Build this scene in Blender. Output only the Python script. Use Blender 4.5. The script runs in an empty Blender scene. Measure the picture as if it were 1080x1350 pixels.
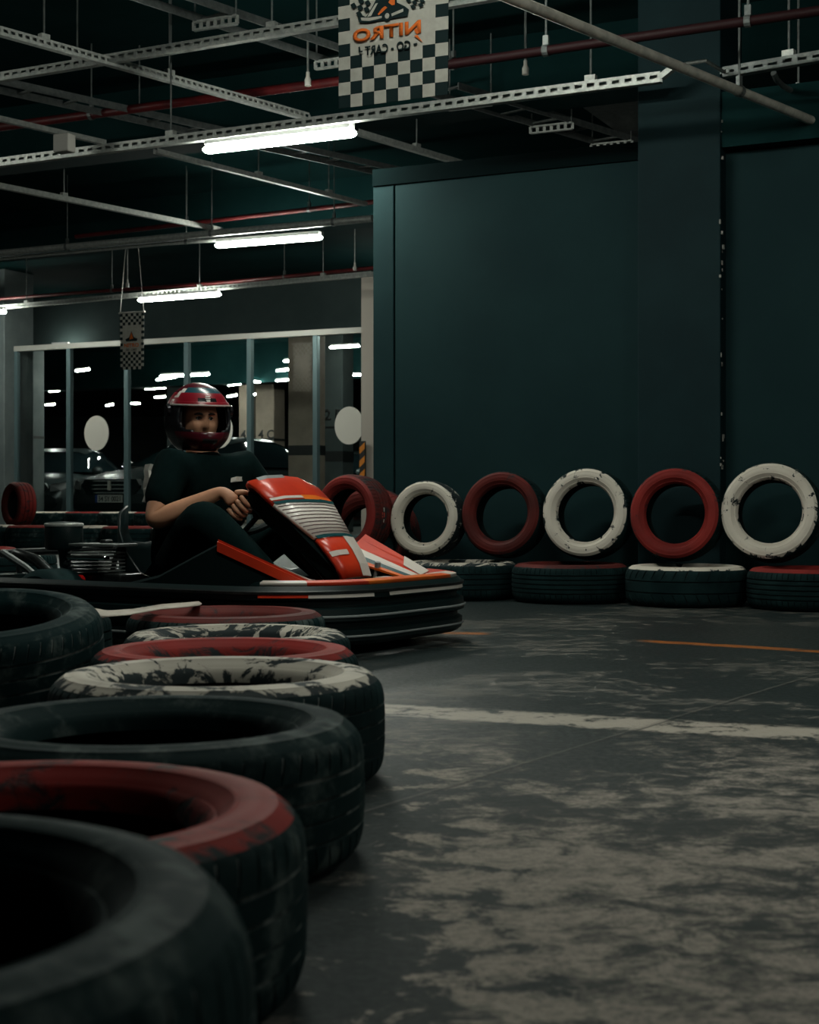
import bpy, math, random
from mathutils import Vector, Matrix
random.seed(7)
sc = bpy.context.scene
COL = sc.collection
PI = math.pi
# ------------------------------------------------------------------ camera
F, CX, HY, CH = 2000.0, 540.0, 660.0, 0.54      # focal length (px of a 1080 wide frame), centre column, horizon row, lens height
cam = bpy.data.cameras.new('camera'); camo = bpy.data.objects.new('camera', cam); COL.objects.link(camo)
camo.location = (0, 0, CH); camo.rotation_euler = (PI/2, 0, 0)
cam.sensor_fit = 'HORIZONTAL'; cam.sensor_width = 36; cam.lens = F/1080*36
cam.shift_y = (HY-675)/1080
cam.clip_start = .02; cam.clip_end = 200
cam.dof.use_dof = True; cam.dof.focus_distance = 6.2; cam.dof.aperture_fstop = 10.5
sc.camera = camo
# ------------------------------------------------------------------ world, exposure
w = bpy.data.worlds.new('world'); sc.world = w; w.use_nodes = True
bgn = w.node_tree.nodes['Background']; bgn.inputs[0].default_value = (.10, .62, .74, 1); bgn.inputs[1].default_value = .014
sc.view_settings.view_transform = 'Standard'; sc.view_settings.look = 'None'
sc.view_settings.gamma = 1; sc.view_settings.use_curve_mapping = False
sc.view_settings.exposure = 0.65
try:
    sc.cycles.use_denoising = True
    sc.cycles.max_bounces = 6; sc.cycles.diffuse_bounces = 3; sc.cycles.glossy_bounces = 3
    sc.cycles.transparent_max_bounces = 12
    sc.cycles.sample_clamp_indirect = 6
    sc.cycles.caustics_reflective = False; sc.cycles.caustics_refractive = False
except Exception: pass
LAMP = 70.0                                      # radiance of the fluorescent battens
# ------------------------------------------------------------------ helpers
def V(*a): return Vector(a)
def atz(px, py, z):                              # the point of height z seen at a pixel
    y = F*(CH-z)/(py-HY); return V((px-CX)/F*y, y, z)
def aty(px, py, y): return V((px-CX)/F*y, y, CH-(py-HY)/F*y)
A = math.radians(25.5)                           # the hall's run in plan
U = V(math.cos(A), -math.sin(A), 0); N = V(math.sin(A), math.cos(A), 0); Z = V(0, 0, 1)

class MB:
    def __init__(s): s.v = []; s.f = []; s.m = []
    def add(s, vs, fs, m=0):
        b = len(s.v); s.v += [tuple(p) for p in vs]
        for f in fs: s.f.append(tuple(b+i for i in f)); s.m.append(m)
    def obox(s, c, ax, ay, az, m=0):             # box with half-axis vectors
        c = Vector(c); vs = [c+ax*i+ay*j+az*k for i in (-1, 1) for j in (-1, 1) for k in (-1, 1)]
        s.add(vs, [(0,1,3,2),(4,6,7,5),(0,4,5,1),(2,3,7,6),(0,2,6,4),(1,5,7,3)], m)
    def box(s, a, b, m=0):
        c = (Vector(a)+Vector(b))/2; h = (Vector(b)-Vector(a))/2
        s.obox(c, V(h.x,0,0), V(0,h.y,0), V(0,0,h.z), m)
    def bar(s, p, q, wd, ht, m=0, up=Z):         # rectangular bar along p-q
        p = Vector(p); q = Vector(q); d = (q-p); l = d.length; d.normalize()
        sd = d.cross(up)
        if sd.length < 1e-4: sd = d.cross(V(0,1,0))
        sd.normalize(); u2 = sd.cross(d)
        s.obox((p+q)/2, d*(l/2), sd*(wd/2), u2*(ht/2), m)
    def tube(s, pts, r, n=10, m=0, cap=True):
        pts = [Vector(p) for p in pts]; k = len(pts)
        rs = r if isinstance(r, (list, tuple)) else [r]*k
        rings = []; prev = None
        for i, p in enumerate(pts):
            d = (pts[min(i+1,k-1)]-pts[max(i-1,0)]).normalized()
            if prev is None:
                a = d.cross(Z)
                if a.length < 1e-3: a = d.cross(V(0,1,0))
            else: a = prev-d*prev.dot(d)
            a.normalize(); prev = a; b = d.cross(a)
            rings.append([p+(a*math.cos(t*2*PI/n)+b*math.sin(t*2*PI/n))*rs[i] for t in range(n)])
        vs = [q for g in rings for q in g]; fs = []
        for i in range(k-1):
            for t in range(n):
                fs.append((i*n+t, i*n+(t+1)%n, (i+1)*n+(t+1)%n, (i+1)*n+t))
        if cap: fs.append(tuple(range(n-1,-1,-1))); fs.append(tuple((k-1)*n+t for t in range(n)))
        s.add(vs, fs, m)
    def lathe(s, prof, n=24, o=(0,0,0), ax=Z, m=0):   # closed or open profile (r, h) round axis ax
        ax = Vector(ax).normalized(); a = ax.cross(V(0,0,1))
        if a.length < 1e-3: a = V(1,0,0)
        a.normalize(); b = ax.cross(a); o = Vector(o); k = len(prof)
        vs = [o+ax*h+(a*math.cos(t*2*PI/n)+b*math.sin(t*2*PI/n))*r for (r, h) in prof for t in range(n)]
        fs = [(i*n+t, i*n+(t+1)%n, (i+1)*n+(t+1)%n, (i+1)*n+t) for i in range(k-1) for t in range(n)]
        s.add(vs, fs, m)
    def prism(s, poly, off, m=0):                # polygon (3d points) extruded by a vector
        poly = [Vector(p) for p in poly]; n = len(poly); off = Vector(off)
        s.add(poly+[p+off for p in poly], [tuple(range(n)), tuple(range(2*n-1,n-1,-1))]+[(i,i+n,(i+1)%n+n,(i+1)%n) for i in range(n)], m)
    def grid(s, rows, m=0, closed=False):        # rows of points
        n = len(rows[0]); vs = [p for r in rows for p in r]; fs = []
        for i in range(len(rows)-1):
            for j in range(n if closed else n-1):
                fs.append((i*n+j, i*n+(j+1)%n, (i+1)*n+(j+1)%n, (i+1)*n+j))
        s.add(vs, fs, m)
    def mesh(s, name, mats, smooth=None):
        me = bpy.data.meshes.new(name); me.from_pydata(s.v, [], s.f)
        for m in (mats if isinstance(mats, (list, tuple)) else [mats]): me.materials.append(m)
        me.polygons.foreach_set('material_index', s.m); me.update()
        if smooth is not None:
            me.polygons.foreach_set('use_smooth', [True]*len(me.polygons)); me.set_sharp_from_angle(angle=math.radians(smooth))
        return me
    def build(s, name, mats, parent=None, smooth=None, loc=None, bevel=0, label=None):
        o = bpy.data.objects.new(name, s.mesh(name, mats, smooth)); COL.objects.link(o)
        if parent: o.parent = parent
        if loc is not None: o.location = loc
        if bevel:
            b = o.modifiers.new('bevel', 'BEVEL'); b.width = bevel; b.segments = 2; b.limit_method = 'ANGLE'
        if label: o['label'] = label
        return o
def fixn(o):
    import bmesh
    bm = bmesh.new(); bm.from_mesh(o.data); bmesh.ops.recalc_face_normals(bm, faces=bm.faces[:]); bm.to_mesh(o.data); bm.free(); return o
def tag(o, label, cat, group=None, kind=None):
    o['label'] = label; o['category'] = cat
    if group: o['group'] = group
    if kind: o['kind'] = kind
    return o
def struct(o, label=None, cat=None):
    o['kind'] = 'structure'
    if label: o['label'] = label
    if cat: o['category'] = cat
    return o
def empty(name, loc=(0,0,0), rz=0):
    o = bpy.data.objects.new(name, None); COL.objects.link(o); o.location = loc; o.rotation_euler = (0,0,rz); o.empty_display_size = .1
    return o
# ------------------------------------------------------------------ materials
def mat(name, col, rough=.5, metal=0, emit=None, es=0, spec=.5):
    m = bpy.data.materials.new(name); m.use_nodes = True; b = m.node_tree.nodes['Principled BSDF']
    b.inputs['Base Color'].default_value = (*col, 1); b.inputs['Roughness'].default_value = rough; b.inputs['Metallic'].default_value = metal
    b.inputs['Specular IOR Level'].default_value = spec
    if emit: b.inputs['Emission Color'].default_value = (*emit, 1); b.inputs['Emission Strength'].default_value = es
    return m
class NT:                                        # terse node builder
    def __init__(s, m): s.t = m.node_tree; s.b = s.t.nodes['Principled BSDF']
    def n(s, ty, **k):
        x = s.t.nodes.new(ty)
        for a, v in k.items(): setattr(x, a, v)
        return x
    def put(s, sock, v):
        if hasattr(v, 'is_linked') or hasattr(v, 'links'): s.t.links.new(v, sock)
        else: sock.default_value = v
    def math(s, op, a, b=0.0, clamp=False):
        x = s.n('ShaderNodeMath', operation=op); x.use_clamp = clamp; s.put(x.inputs[0], a); s.put(x.inputs[1], b); return x.outputs[0]
    def mix(s, f, a, b):
        x = s.n('ShaderNodeMix', data_type='RGBA'); s.put(x.inputs[0], f); s.put(x.inputs[6], a); s.put(x.inputs[7], b); return x.outputs[2]
    def coord(s, scale=(1,1,1), rnd=True, rot=0):
        tc = s.n('ShaderNodeTexCoord'); mp = s.n('ShaderNodeMapping'); s.t.links.new(tc.outputs['Object'], mp.inputs[0])
        mp.inputs['Scale'].default_value = scale; mp.inputs['Rotation'].default_value = (0,0,rot)
        if rnd:
            oi = s.n('ShaderNodeObjectInfo'); c = s.n('ShaderNodeCombineXYZ'); k = s.math('MULTIPLY', oi.outputs['Random'], 37.0)
            for i in range(3): s.t.links.new(k, c.inputs[i])
            s.t.links.new(c.outputs[0], mp.inputs['Location'])
        return mp.outputs[0]
    def noise(s, co, scale, detail=4, rough=.6, dist=0):
        x = s.n('ShaderNodeTexNoise'); s.t.links.new(co, x.inputs['Vector']); x.inputs['Scale'].default_value = scale
        x.inputs['Detail'].default_value = detail; x.inputs['Roughness'].default_value = rough; x.inputs['Distortion'].default_value = dist
        return x.outputs[0]
    def step(s, v, a, b):                        # smooth 0..1 between a and b
        x = s.n('ShaderNodeMapRange', interpolation_type='SMOOTHSTEP'); s.put(x.inputs[0], v); x.inputs[1].default_value = a; x.inputs[2].default_value = b
        return x.outputs[0]
    def band(s, v, c, h, e):                     # 1 inside c-h..c+h
        d = s.math('ABSOLUTE', s.math('SUBTRACT', v, c)); return s.step(d, h+e, h-e) if False else s.math('SUBTRACT', 1.0, s.step(d, h-e, h+e))
    def bump(s, h, st=.3, d=.01):
        x = s.n('ShaderNodeBump'); x.inputs['Strength'].default_value = st; x.inputs['Distance'].default_value = d
        s.put(x.inputs['Height'], h); s.t.links.new(x.outputs[0], s.b.inputs['Normal'])
C4 = lambda c: (*c, 1)
def noisy(name, c1, c2, scale, rough=.6, metal=0, lo=.35, hi=.65, bump=0, co=(1,1,1), spec=.5, r2=None):
    m = mat(name, c1, rough, metal, spec=spec); t = NT(m); c = t.coord(co); n = t.noise(c, scale, 6, .62)
    f = t.step(n, lo, hi); t.put(t.b.inputs['Base Color'], t.mix(f, C4(c1), C4(c2)))
    if r2 is not None: t.put(t.b.inputs['Roughness'], t.math('ADD', t.math('MULTIPLY', f, r2-rough), rough))
    if bump: t.bump(n, .5, bump)
    return m
M = {}
M['rubber'] = noisy('tyre_rubber', (.0030,.0125,.0135), (.008,.0245,.0255), 9, .78, bump=.0015, lo=.4, hi=.72, spec=.09)
M['rubber_dusty'] = noisy('dusty_tyre_rubber', (.0034,.0155,.0165), (.055,.074,.071), 15, .74, bump=.002, lo=.49, hi=.72, spec=.08)
M['groove_dust'] = noisy('dust_in_grooves', (.15,.165,.158), (.006,.016,.017), 10, .85, lo=.40, hi=.58, spec=.2)
M['liner'] = mat('tyre_inner_liner', (.003,.010,.011), .75, spec=.2)
def paint(name, c, c2, wear_lo, wear_hi, sc_=(1,1,1), scale=6, chip=(.016,.024,.026), rad=.32, edge=.25):
    m = mat(name, c, .66, spec=.12); t = NT(m); co = t.coord(sc_)
    n1 = t.noise(co, scale, 9, .68, .6); n2 = t.noise(co, 3.1, 3, .5)
    tc = t.n('ShaderNodeTexCoord'); sx = t.n('ShaderNodeSeparateXYZ'); t.t.links.new(tc.outputs['Object'], sx.inputs[0])
    r = t.math('SQRT', t.math('ADD', t.math('MULTIPLY', sx.outputs[0], sx.outputs[0]), t.math('MULTIPLY', sx.outputs[1], sx.outputs[1])))
    e = t.math('MULTIPLY', t.step(t.math('ABSOLUTE', t.math('SUBTRACT', r, rad*.79)), rad*.07, rad*.2), edge)
    wv = t.math('ADD', n1, e); f = t.step(wv, wear_lo, wear_hi)
    colr = t.mix(t.step(n2, .3, .7), C4(c), C4(c2))
    t.put(t.b.inputs['Base Color'], t.mix(f, colr, C4(chip)))
    t.bump(t.math('SUBTRACT', 1.0, f), .4, .002)
    return m
M['white_clean'] = paint('white_tyre_paint', (.66,.61,.53), (.55,.50,.43), .60, .63, scale=13, edge=.10)
M['white_worn'] = paint('worn_white_tyre_paint', (.54,.50,.43), (.38,.35,.30), .54, .585, sc_=(1,1.3,1), scale=13, edge=.16)
M['white_vworn'] = paint('flaking_white_tyre_paint', (.54,.50,.43), (.36,.33,.28), .50, .54, sc_=(.8,2.2,1), scale=15, edge=.09)
M['red'] = paint('red_tyre_paint', (.25,.026,.022), (.14,.018,.016), .60, .76, scale=12, edge=.10)
M['red_dark'] = paint('faded_red_tyre_paint', (.12,.019,.016), (.06,.014,.013), .56, .74, scale=12, edge=.10)
M['red_worn'] = paint('worn_red_tyre_paint', (.25,.020,.017), (.15,.017,.014), .54, .66, sc_=(.7,1.6,1), scale=12, edge=.14)
M['wall'] = noisy('dark_green_wall_paint', (.0045,.0215,.0245), (.0065,.027,.0295), 1.5, .75, bump=.002, spec=.15)
M['column_paint'] = noisy('dark_column_paint', (.0035,.0165,.0200), (.0055,.022,.0255), 2, .7, bump=.003, spec=.15)
M['chips'] = mat('chipped_plaster', (.25,.24,.22), .8)
M['beam_black'] = mat('black_timber', (.0015,.006,.0065), .9, spec=.05)
M['seam'] = mat('dark_seam', (.004,.007,.008), .8)
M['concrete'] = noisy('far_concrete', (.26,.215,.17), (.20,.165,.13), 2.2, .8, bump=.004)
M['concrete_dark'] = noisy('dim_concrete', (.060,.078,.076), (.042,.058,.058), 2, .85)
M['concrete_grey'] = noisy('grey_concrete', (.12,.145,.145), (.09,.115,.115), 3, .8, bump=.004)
M['ceil'] = noisy('dark_ceiling', (.0035,.019,.0195), (.006,.026,.0265), 1.2, .9, spec=.05)
M['galv'] = noisy('galvanised_steel', (.46,.48,.45), (.32,.34,.325), 30, .42, .4)
M['galv_dim'] = noisy('dull_galvanised_steel', (.17,.185,.18), (.11,.125,.122), 25, .5, .5)
M['pipe'] = noisy('steel_pipe', (.62,.58,.51), (.42,.40,.35), 16, .3, .15)
M['redpipe_shaded'] = mat('shaded_red_pipe_paint', (.018,.004,.005), .6, spec=.2)  # red pipe paint with the shade of the upper right put into its colour
M['redpipe'] = noisy('red_pipe_paint', (.10,.008,.009), (.06,.007,.008), 9, .45)
M['boxgrey'] = mat('grey_plastic', (.33,.32,.29), .6)
M['tube'] = mat('lamp_diffuser', (.8,.8,.75), .4, emit=(.96,1.0,.89), es=LAMP)
M['lamp_body'] = mat('lamp_housing', (.30,.31,.30), .5)
M['frame_teal'] = mat('partition_post', (.10,.16,.17), .45, .4)
M['frame_light'] = mat('partition_rail', (.36,.36,.33), .45, .2)
M['sticker'] = mat('white_sticker', (.62,.60,.54), .6)
M['black'] = mat('black_plastic', (.004,.012,.0125), .4, spec=.35)
M['black_matt'] = mat('black_matt', (.003,.010,.0105), .85, spec=.1)
M['metal_dark'] = noisy('dark_metal', (.05,.055,.055), (.03,.035,.035), 20, .35, .8)
M['chrome'] = mat('chrome', (.65,.66,.64), .14, 1)
M['k_red'] = noisy('kart_red', (.62,.045,.014), (.50,.03,.012), 6, .3)
M['k_orange'] = noisy('kart_orange', (.75,.17,.015), (.65,.09,.012), 5, .3)
M['k_white'] = mat('kart_white', (.58,.53,.48), .35)
M['k_teal'] = mat('kart_dark_teal', (.006,.055,.062), .35)
M['k_grey'] = mat('kart_grey', (.22,.24,.24), .4)
M['skin'] = noisy('skin', (.56,.285,.17), (.48,.235,.14), 8, .55, spec=.35)
M['cloth'] = noisy('black_cloth', (.0026,.0088,.0088), (.0036,.0115,.0115), 40, 1.0, spec=.04)
M['eye'] = mat('eye_white', (.5,.48,.45), .3); M['iris'] = mat('iris', (.015,.01,.008), .2)
M['hair'] = mat('eyebrow_hair', (.012,.009,.008), .8); M['lip'] = mat('lips', (.26,.10,.075), .5)
M['h_red'] = mat('helmet_red', (.21,.005,.014), .3); M['h_dark'] = mat('helmet_black', (.010,.010,.012), .2)
M['h_maroon'] = mat('helmet_maroon', (.07,.006,.012), .25); M['h_white'] = mat('helmet_white', (.6,.57,.53), .3)
M['h_teal'] = mat('helmet_teal', (.012,.06,.08), .25); M['padding'] = mat('helmet_padding', (.01,.012,.013), .95)
M['b_white'] = noisy('banner_white', (.42,.41,.365), (.36,.35,.31), 20, .8, spec=.2); M['b_black'] = mat('banner_black', (.004,.014,.015), .8, spec=.2)
M['b_orange'] = mat('banner_orange', (.62,.13,.02), .8, spec=.2)
M['car'] = mat('dark_car_paint', (.045,.062,.064), .25, .4); M['car_glass'] = mat('car_glass', (.006,.012,.014), .05)
M['plate'] = mat('plate_white', (.45,.45,.42), .5); M['lamp_glass'] = mat('headlight', (.35,.37,.37), .12, .4)
M['haz_o'] = mat('hazard_orange', (.62,.20,.012), .6); M['haz_k'] = mat('hazard_black', (.008,.010,.010), .6)
M['paper'] = noisy('white_strip', (.48,.43,.37), (.38,.34,.29), 12, .7)
M['redlamp'] = mat('red_reflector', (.5,.01,.01), .3)
def glass_mat():
    m = bpy.data.materials.new('partition_glass'); m.use_nodes = True; t = m.node_tree; t.nodes.clear()
    out = t.nodes.new('ShaderNodeOutputMaterial'); tr = t.nodes.new('ShaderNodeBsdfTransparent'); gl = t.nodes.new('ShaderNodeBsdfGlossy')
    mx = t.nodes.new('ShaderNodeMixShader'); fr = t.nodes.new('ShaderNodeFresnel'); ad = t.nodes.new('ShaderNodeMath'); ad.operation = 'MULTIPLY'; ad.inputs[1].default_value = 1.9
    tr.inputs[0].default_value = (.84,.90,.89,1); gl.inputs['Roughness'].default_value = .02; fr.inputs[0].default_value = 1.5
    tc = t.nodes.new('ShaderNodeTexCoord'); nz = t.nodes.new('ShaderNodeTexNoise'); nz.inputs['Scale'].default_value = 1.1; nz.inputs['Detail'].default_value = 0
    mp = t.nodes.new('ShaderNodeMapping'); oi = t.nodes.new('ShaderNodeObjectInfo'); mp.inputs['Scale'].default_value = (1,1,1.5)
    t.links.new(tc.outputs['Object'], mp.inputs[0]); t.links.new(oi.outputs['Random'], mp.inputs['Location'])
    t.links.new(mp.outputs[0], nz.inputs['Vector'])
    bp = t.nodes.new('ShaderNodeBump'); bp.inputs['Strength'].default_value = 1; bp.inputs['Distance'].default_value = .007
    t.links.new(nz.outputs[0], bp.inputs['Height']); t.links.new(bp.outputs[0], gl.inputs['Normal'])
    t.links.new(fr.outputs[0], ad.inputs[0]); t.links.new(ad.outputs[0], mx.inputs[0]); t.links.new(tr.outputs[0], mx.inputs[1]); t.links.new(gl.outputs[0], mx.inputs[2])
    t.links.new(mx.outputs[0], out.inputs[0]); return m
M['glass'] = glass_mat()
def floor_mat():
    m = mat('worn_concrete_floor', (.1,.1,.1), .5); t = NT(m)
    tc = t.n('ShaderNodeTexCoord'); P = tc.outputs['Object']; sx = t.n('ShaderNodeSeparateXYZ'); t.t.links.new(P, sx.inputs[0]); X, Y = sx.outputs[0], sx.outputs[1]
    c1 = t.coord((.9,.8,1), False, .25); c2 = t.coord((1.2,1.35,1), False, .12); c3 = t.coord((1,1,1), False)
    big = t.noise(c1, 1.15, 5, .62, .5); mid = t.noise(c2, 8.5, 10, .72, .5); fine = t.noise(c3, 55, 8, .8); streak = t.noise(t.coord((.6,4,1), False, -.06), 4.5, 6, .7, .2)
    grain = t.noise(c3, 150, 3, .7)
    m1 = t.step(t.math('ADD', big, t.math('MULTIPLY', t.math('SUBTRACT', mid, .5), .55)), .42, .60); m2 = t.step(mid, .38, .64); m3 = t.step(fine, .40, .60)
    v = t.math('ADD', t.math('ADD', t.math('MULTIPLY', m1, .66), t.math('MULTIPLY', m2, .20)), t.math('MULTIPLY', m3, .22))
    v = t.math('ADD', v, t.math('MULTIPLY', t.step(streak, .38, .62), .16))        # mean about .6
    lane_and_shade = t.math('MULTIPLY', t.step(Y, 2.4, 3.7), -.60)                        # the rubbered-in racing line
    lane_and_shade = t.math('ADD', lane_and_shade, t.math('MULTIPLY', t.math('SUBTRACT', 1.0, t.step(t.math('ABSOLUTE', t.math('SUBTRACT', t.math('ADD', X, t.math('MULTIPLY', Y, -.15)), .42)), .05, .4)), t.math('MULTIPLY', t.math('SUBTRACT', 1.0, t.step(Y, 1.9, 2.6)), -.10)))
    edge_ = t.math('ADD', X, t.math('MULTIPLY', t.math('SUBTRACT', mid, .5), 1.1)); lane_and_shade = t.math('ADD', lane_and_shade, t.math('MULTIPLY', t.math('MULTIPLY', t.math('SUBTRACT', 1.0, t.step(edge_, -.02, .12)), t.math('SUBTRACT', 1.0, t.step(Y, 2.8, 3.4))), -.55))  # dirt and painted-in tyre shade along the near barrier
    v = t.math('ADD', v, lane_and_shade)
    f = t.step(v, .10, 1.0)
    col = t.mix(f, (.008,.0145,.0155,1), (.44,.385,.33,1))
    col = t.mix(t.math('MULTIPLY', t.math('SUBTRACT', 1.0, m2), .34), col, (.016,.026,.027,1)); col = t.mix(t.math('MULTIPLY', t.math('SUBTRACT', 1.0, m3), .55), col, (.020,.029,.029,1))
    grit = t.step(fine, .38, .62)
    col = t.mix(t.math('MULTIPLY', grit, .30), col, (.028,.036,.035,1))
    col = t.mix(t.math('MULTIPLY', t.step(grain, .52, .70), .45), col, (.012,.019,.019,1))
    # worn white band across the track, two worn orange lines, a saw-cut joint
    wl = t.math('ADD', Y, t.math('MULTIPLY', X, .42)); wn = t.math('ADD', wl, t.math('MULTIPLY', t.math('SUBTRACT', mid, .5), .16))
    wmask = t.math('MULTIPLY', t.band(wn, 3.90, .105, .02), t.step(t.math('ADD', mid, t.math('MULTIPLY', fine, .6)), .66, .80))
    wmask = t.math('MULTIPLY', wmask, t.step(X, -.25, -.1))
    col = t.mix(wmask, col, (.37,.335,.285,1))
    ol = t.math('ADD', t.math('ADD', Y, t.math('MULTIPLY', X, .30)), t.math('MULTIPLY', t.math('MULTIPLY', X, X), .17))
    o1 = t.math('MULTIPLY', t.band(ol, 6.24, .055, .02), t.math('MULTIPLY', t.step(X, .86, .96), t.step(mid, .34, .5)))
    o2 = t.math('MULTIPLY', t.band(t.math('ADD', Y, t.math('MULTIPLY', X, .2)), 6.22, .045, .015), t.math('MULTIPLY', t.step(X, -.05, .02), t.math('SUBTRACT', 1.0, t.step(X, .28, .34))))
    col = t.mix(t.math('MULTIPLY', t.math('MAXIMUM', o1, o2), .9), col, (.33,.105,.02,1))
    jl = t.math('SUBTRACT', Y, t.math('MULTIPLY', X, 1.55)); jn = t.math('ADD', jl, t.math('MULTIPLY', t.math('SUBTRACT', mid, .5), .03))
    col = t.mix(t.math('MULTIPLY', t.band(jn, 2.76, .007, .006), .40), col, (.16,.15,.13,1))
    col = t.mix(t.math('MULTIPLY', t.band(jn, 2.738, .010, .008), .7), col, (.008,.012,.013,1))
    t.put(t.b.inputs['Base Color'], col)
    t.put(t.b.inputs['Roughness'], t.math('ADD', t.math('MULTIPLY', f, .15), t.math('ADD', t.math('SUBTRACT', .72, t.math('MULTIPLY', t.step(Y, 2.0, 4.6), .40)), t.math('MULTIPLY', grit, .12))))
    t.bump(t.math('ADD', mid, t.math('MULTIPLY', fine, .7)), .35, .006)
    t.b.inputs['Specular IOR Level'].default_value = .28
    return m
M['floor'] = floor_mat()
# ------------------------------------------------------------------ structure
def slab(name, a, b, m, **k):
    s = MB(); s.box(a, b); return struct(s.build(name, m), **k)
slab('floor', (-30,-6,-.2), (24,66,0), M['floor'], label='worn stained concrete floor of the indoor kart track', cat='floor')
CZ = 3.95
slab('ceiling', (-30,-6,CZ), (24,66,CZ+.2), M['ceil'], label='black painted concrete ceiling above the pipes', cat='ceiling')
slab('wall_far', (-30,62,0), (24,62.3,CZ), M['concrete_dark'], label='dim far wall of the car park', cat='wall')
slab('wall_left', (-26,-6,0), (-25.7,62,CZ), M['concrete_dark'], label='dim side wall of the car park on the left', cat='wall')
P0 = V(.54, 8.30, 0)                              # centre line of the low tyre row along the wall
def wl(t, off, z=0): return P0+U*t+N*off+Z*z
def wl_px(px, off):                               # run t where the line at this offset crosses a pixel column
    k = (px-CX)/F; q = P0+N*off
    return (k*q.y-q.x)/(U.x-k*U.y)
# dark partition wall beside the tyres: two boards with an open seam, a pilaster, and the board to its right
WO = .52
def wallboard(name, t0, t1, top, label, off=WO):
    s = MB(); s.prism([wl(t0,off), wl(t1,off), wl(t1,off+.12), wl(t0,off+.12)], Z*top)
    return struct(s.build(name, M['wall'], bevel=.004), label, 'wall')
ta, tb, tc_, td = wl_px(492,WO), wl_px(520,WO), wl_px(845,WO), wl_px(950,WO)
wallboard('wall_panel', ta, tb-.006, 2.45, 'narrow dark green wall board at the open end by the partition jamb')
wallboard('wall_panel', tb+.006, tc_+.05, 2.45, 'wide dark green wall board behind the standing tyres')
wallboard('wall_panel', td-.1, td+6, 2.45, 'dark green wall board to the right of the square pillar')
s = MB(); CO = .40; k0, k1 = wl_px(841,CO), wl_px(950,CO)
s.prism([wl(k0,CO), wl(k1,CO), wl(k1,CO+.5), wl(k0,CO+.5)], Z*3.6)
pil = struct(s.build('pillar', M['column_paint'], bevel=.006), 'dark painted square pillar standing proud of the wall', 'pillar')
s = MB(); random.seed(3)
for i in range(26):
    z = .7+random.random()**1.3*2.0; p = wl(k1+random.uniform(-.002,.006), CO+random.uniform(-.002,.05), z); r = random.uniform(.003,.009)
    s.obox(p, U*r*.6, N*r, Z*r*random.uniform(.6,1.8))
ch = s.build('chipped_plaster', M['chips'], pil); ch['kind'] = 'stuff'
# beam over the boards
s = MB(); s.prism([wl(ta,WO-.01), wl(tc_+.05,WO-.01), wl(tc_+.05,WO+.3), wl(ta,WO+.3)], Z*.10)
o = s.build('beam', M['beam_black']); o.location.z = 2.453; struct(o, 'black timber beam on top of the dark wall boards', 'beam')
s = MB(); s.prism([wl(td,WO-.1), wl(td+6,WO-.1), wl(td+6,WO+.6), wl(td,WO+.6)], Z*.3)
o = s.build('beam', M['ceil']); o.location.z = 2.453; struct(o, 'black beam on the wall board right of the pillar', 'beam')
# deep ceiling beams
for i, (yc, lb) in enumerate(((13.2,'nearer deep black ceiling beam above the lit batten'), (17.4,'middle deep black ceiling beam over the track'), (24.4,'black ceiling beam just behind the glass partition'), (33,'far black ceiling beam over the parked cars'))):
    s = MB(); c = V(-3, yc, 0); s.prism([c-U*22-N*.25, c+U*16-N*.25, c+U*16+N*.25, c-U*22+N*.25], Z*(.45,.45,.78,.85)[i])
    o = s.build('ceiling_beam', M['ceil'] if i != 2 else noisy('dim_beam', (.025,.042,.042), (.018,.034,.034), 1.5, .9)); o.location.z = CZ-(.45,.45,.78,.85)[i]; struct(o, lb, 'beam')
# ------------------------------------------------------------------ lamps
def batten(p, q, label, group=None, z=None, fat=1.0):
    p = Vector(p); q = Vector(q)
    if z is not None: p.z = q.z = z
    c = (p+q)/2; d = (q-p); L = d.length; d.normalize(); sd = d.cross(Z).normalized()
    t = empty('ceiling_light', c); tag(t, label, 'light', group)
    s = MB(); s.bar(-d*(L/2-.02)+Z*.045*fat, d*(L/2-.02)+Z*.045*fat, .075*fat, .035*fat); s.build('housing', M['lamp_body'], t)
    s = MB(); pr = []
    for e, k in ((-L/2,.55), (-L/2+.03,1), (L/2-.03,1), (L/2,.55)):
        pr.append([d*e+sd*(.045*fat*k*math.cos(a))+Z*(.026*fat*k*math.sin(a)) for a in [i*2*PI/8 for i in range(8)]])
    s.grid(pr, closed=True); s.add([x for x in pr[0]], [tuple(range(8))]); s.add([x for x in pr[-1]], [tuple(range(7,-1,-1))])
    s.build('diffuser', M['tube'], t, smooth=50)
    return t
LZ = 3.10
batten(atz(270,198,2.72), atz(468,175,2.72), 'nearest lit fluorescent batten under the slotted rail')
batten(atz(285,324,LZ), atz(424,313,LZ), 'middle lit fluorescent batten under the pipe run')
batten(atz(183,396,LZ), atz(290,388,LZ), 'far lit fluorescent batten just left above the small banner')
batten(atz(-70,416,LZ), atz(7,411,LZ), 'lit batten cut by the left edge of the picture')
random.seed(5)
for i, (x, y) in enumerate(((-.35,6.4), (3.3,3.6), (-5.6,8.6), (-.1,3.9), (4.6,-.6), (.35,21.3), (-4.6,31.0))):  # unseen battens continuing the rows, added and placed for the light they cast
    nm = ('above the kart', 'right of the track above the wall tyres', 'far left of the kart', 'above the near tyre barrier', 'behind the viewer on the right', 'behind the dark wall by the pale jamb', 'deep in the car park behind the car')[i]
    c = V(x, y, LZ); batten(c-U*.6, c+U*.6, 'added lit batten out of view, '+nm, 'added battens out of view')
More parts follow.
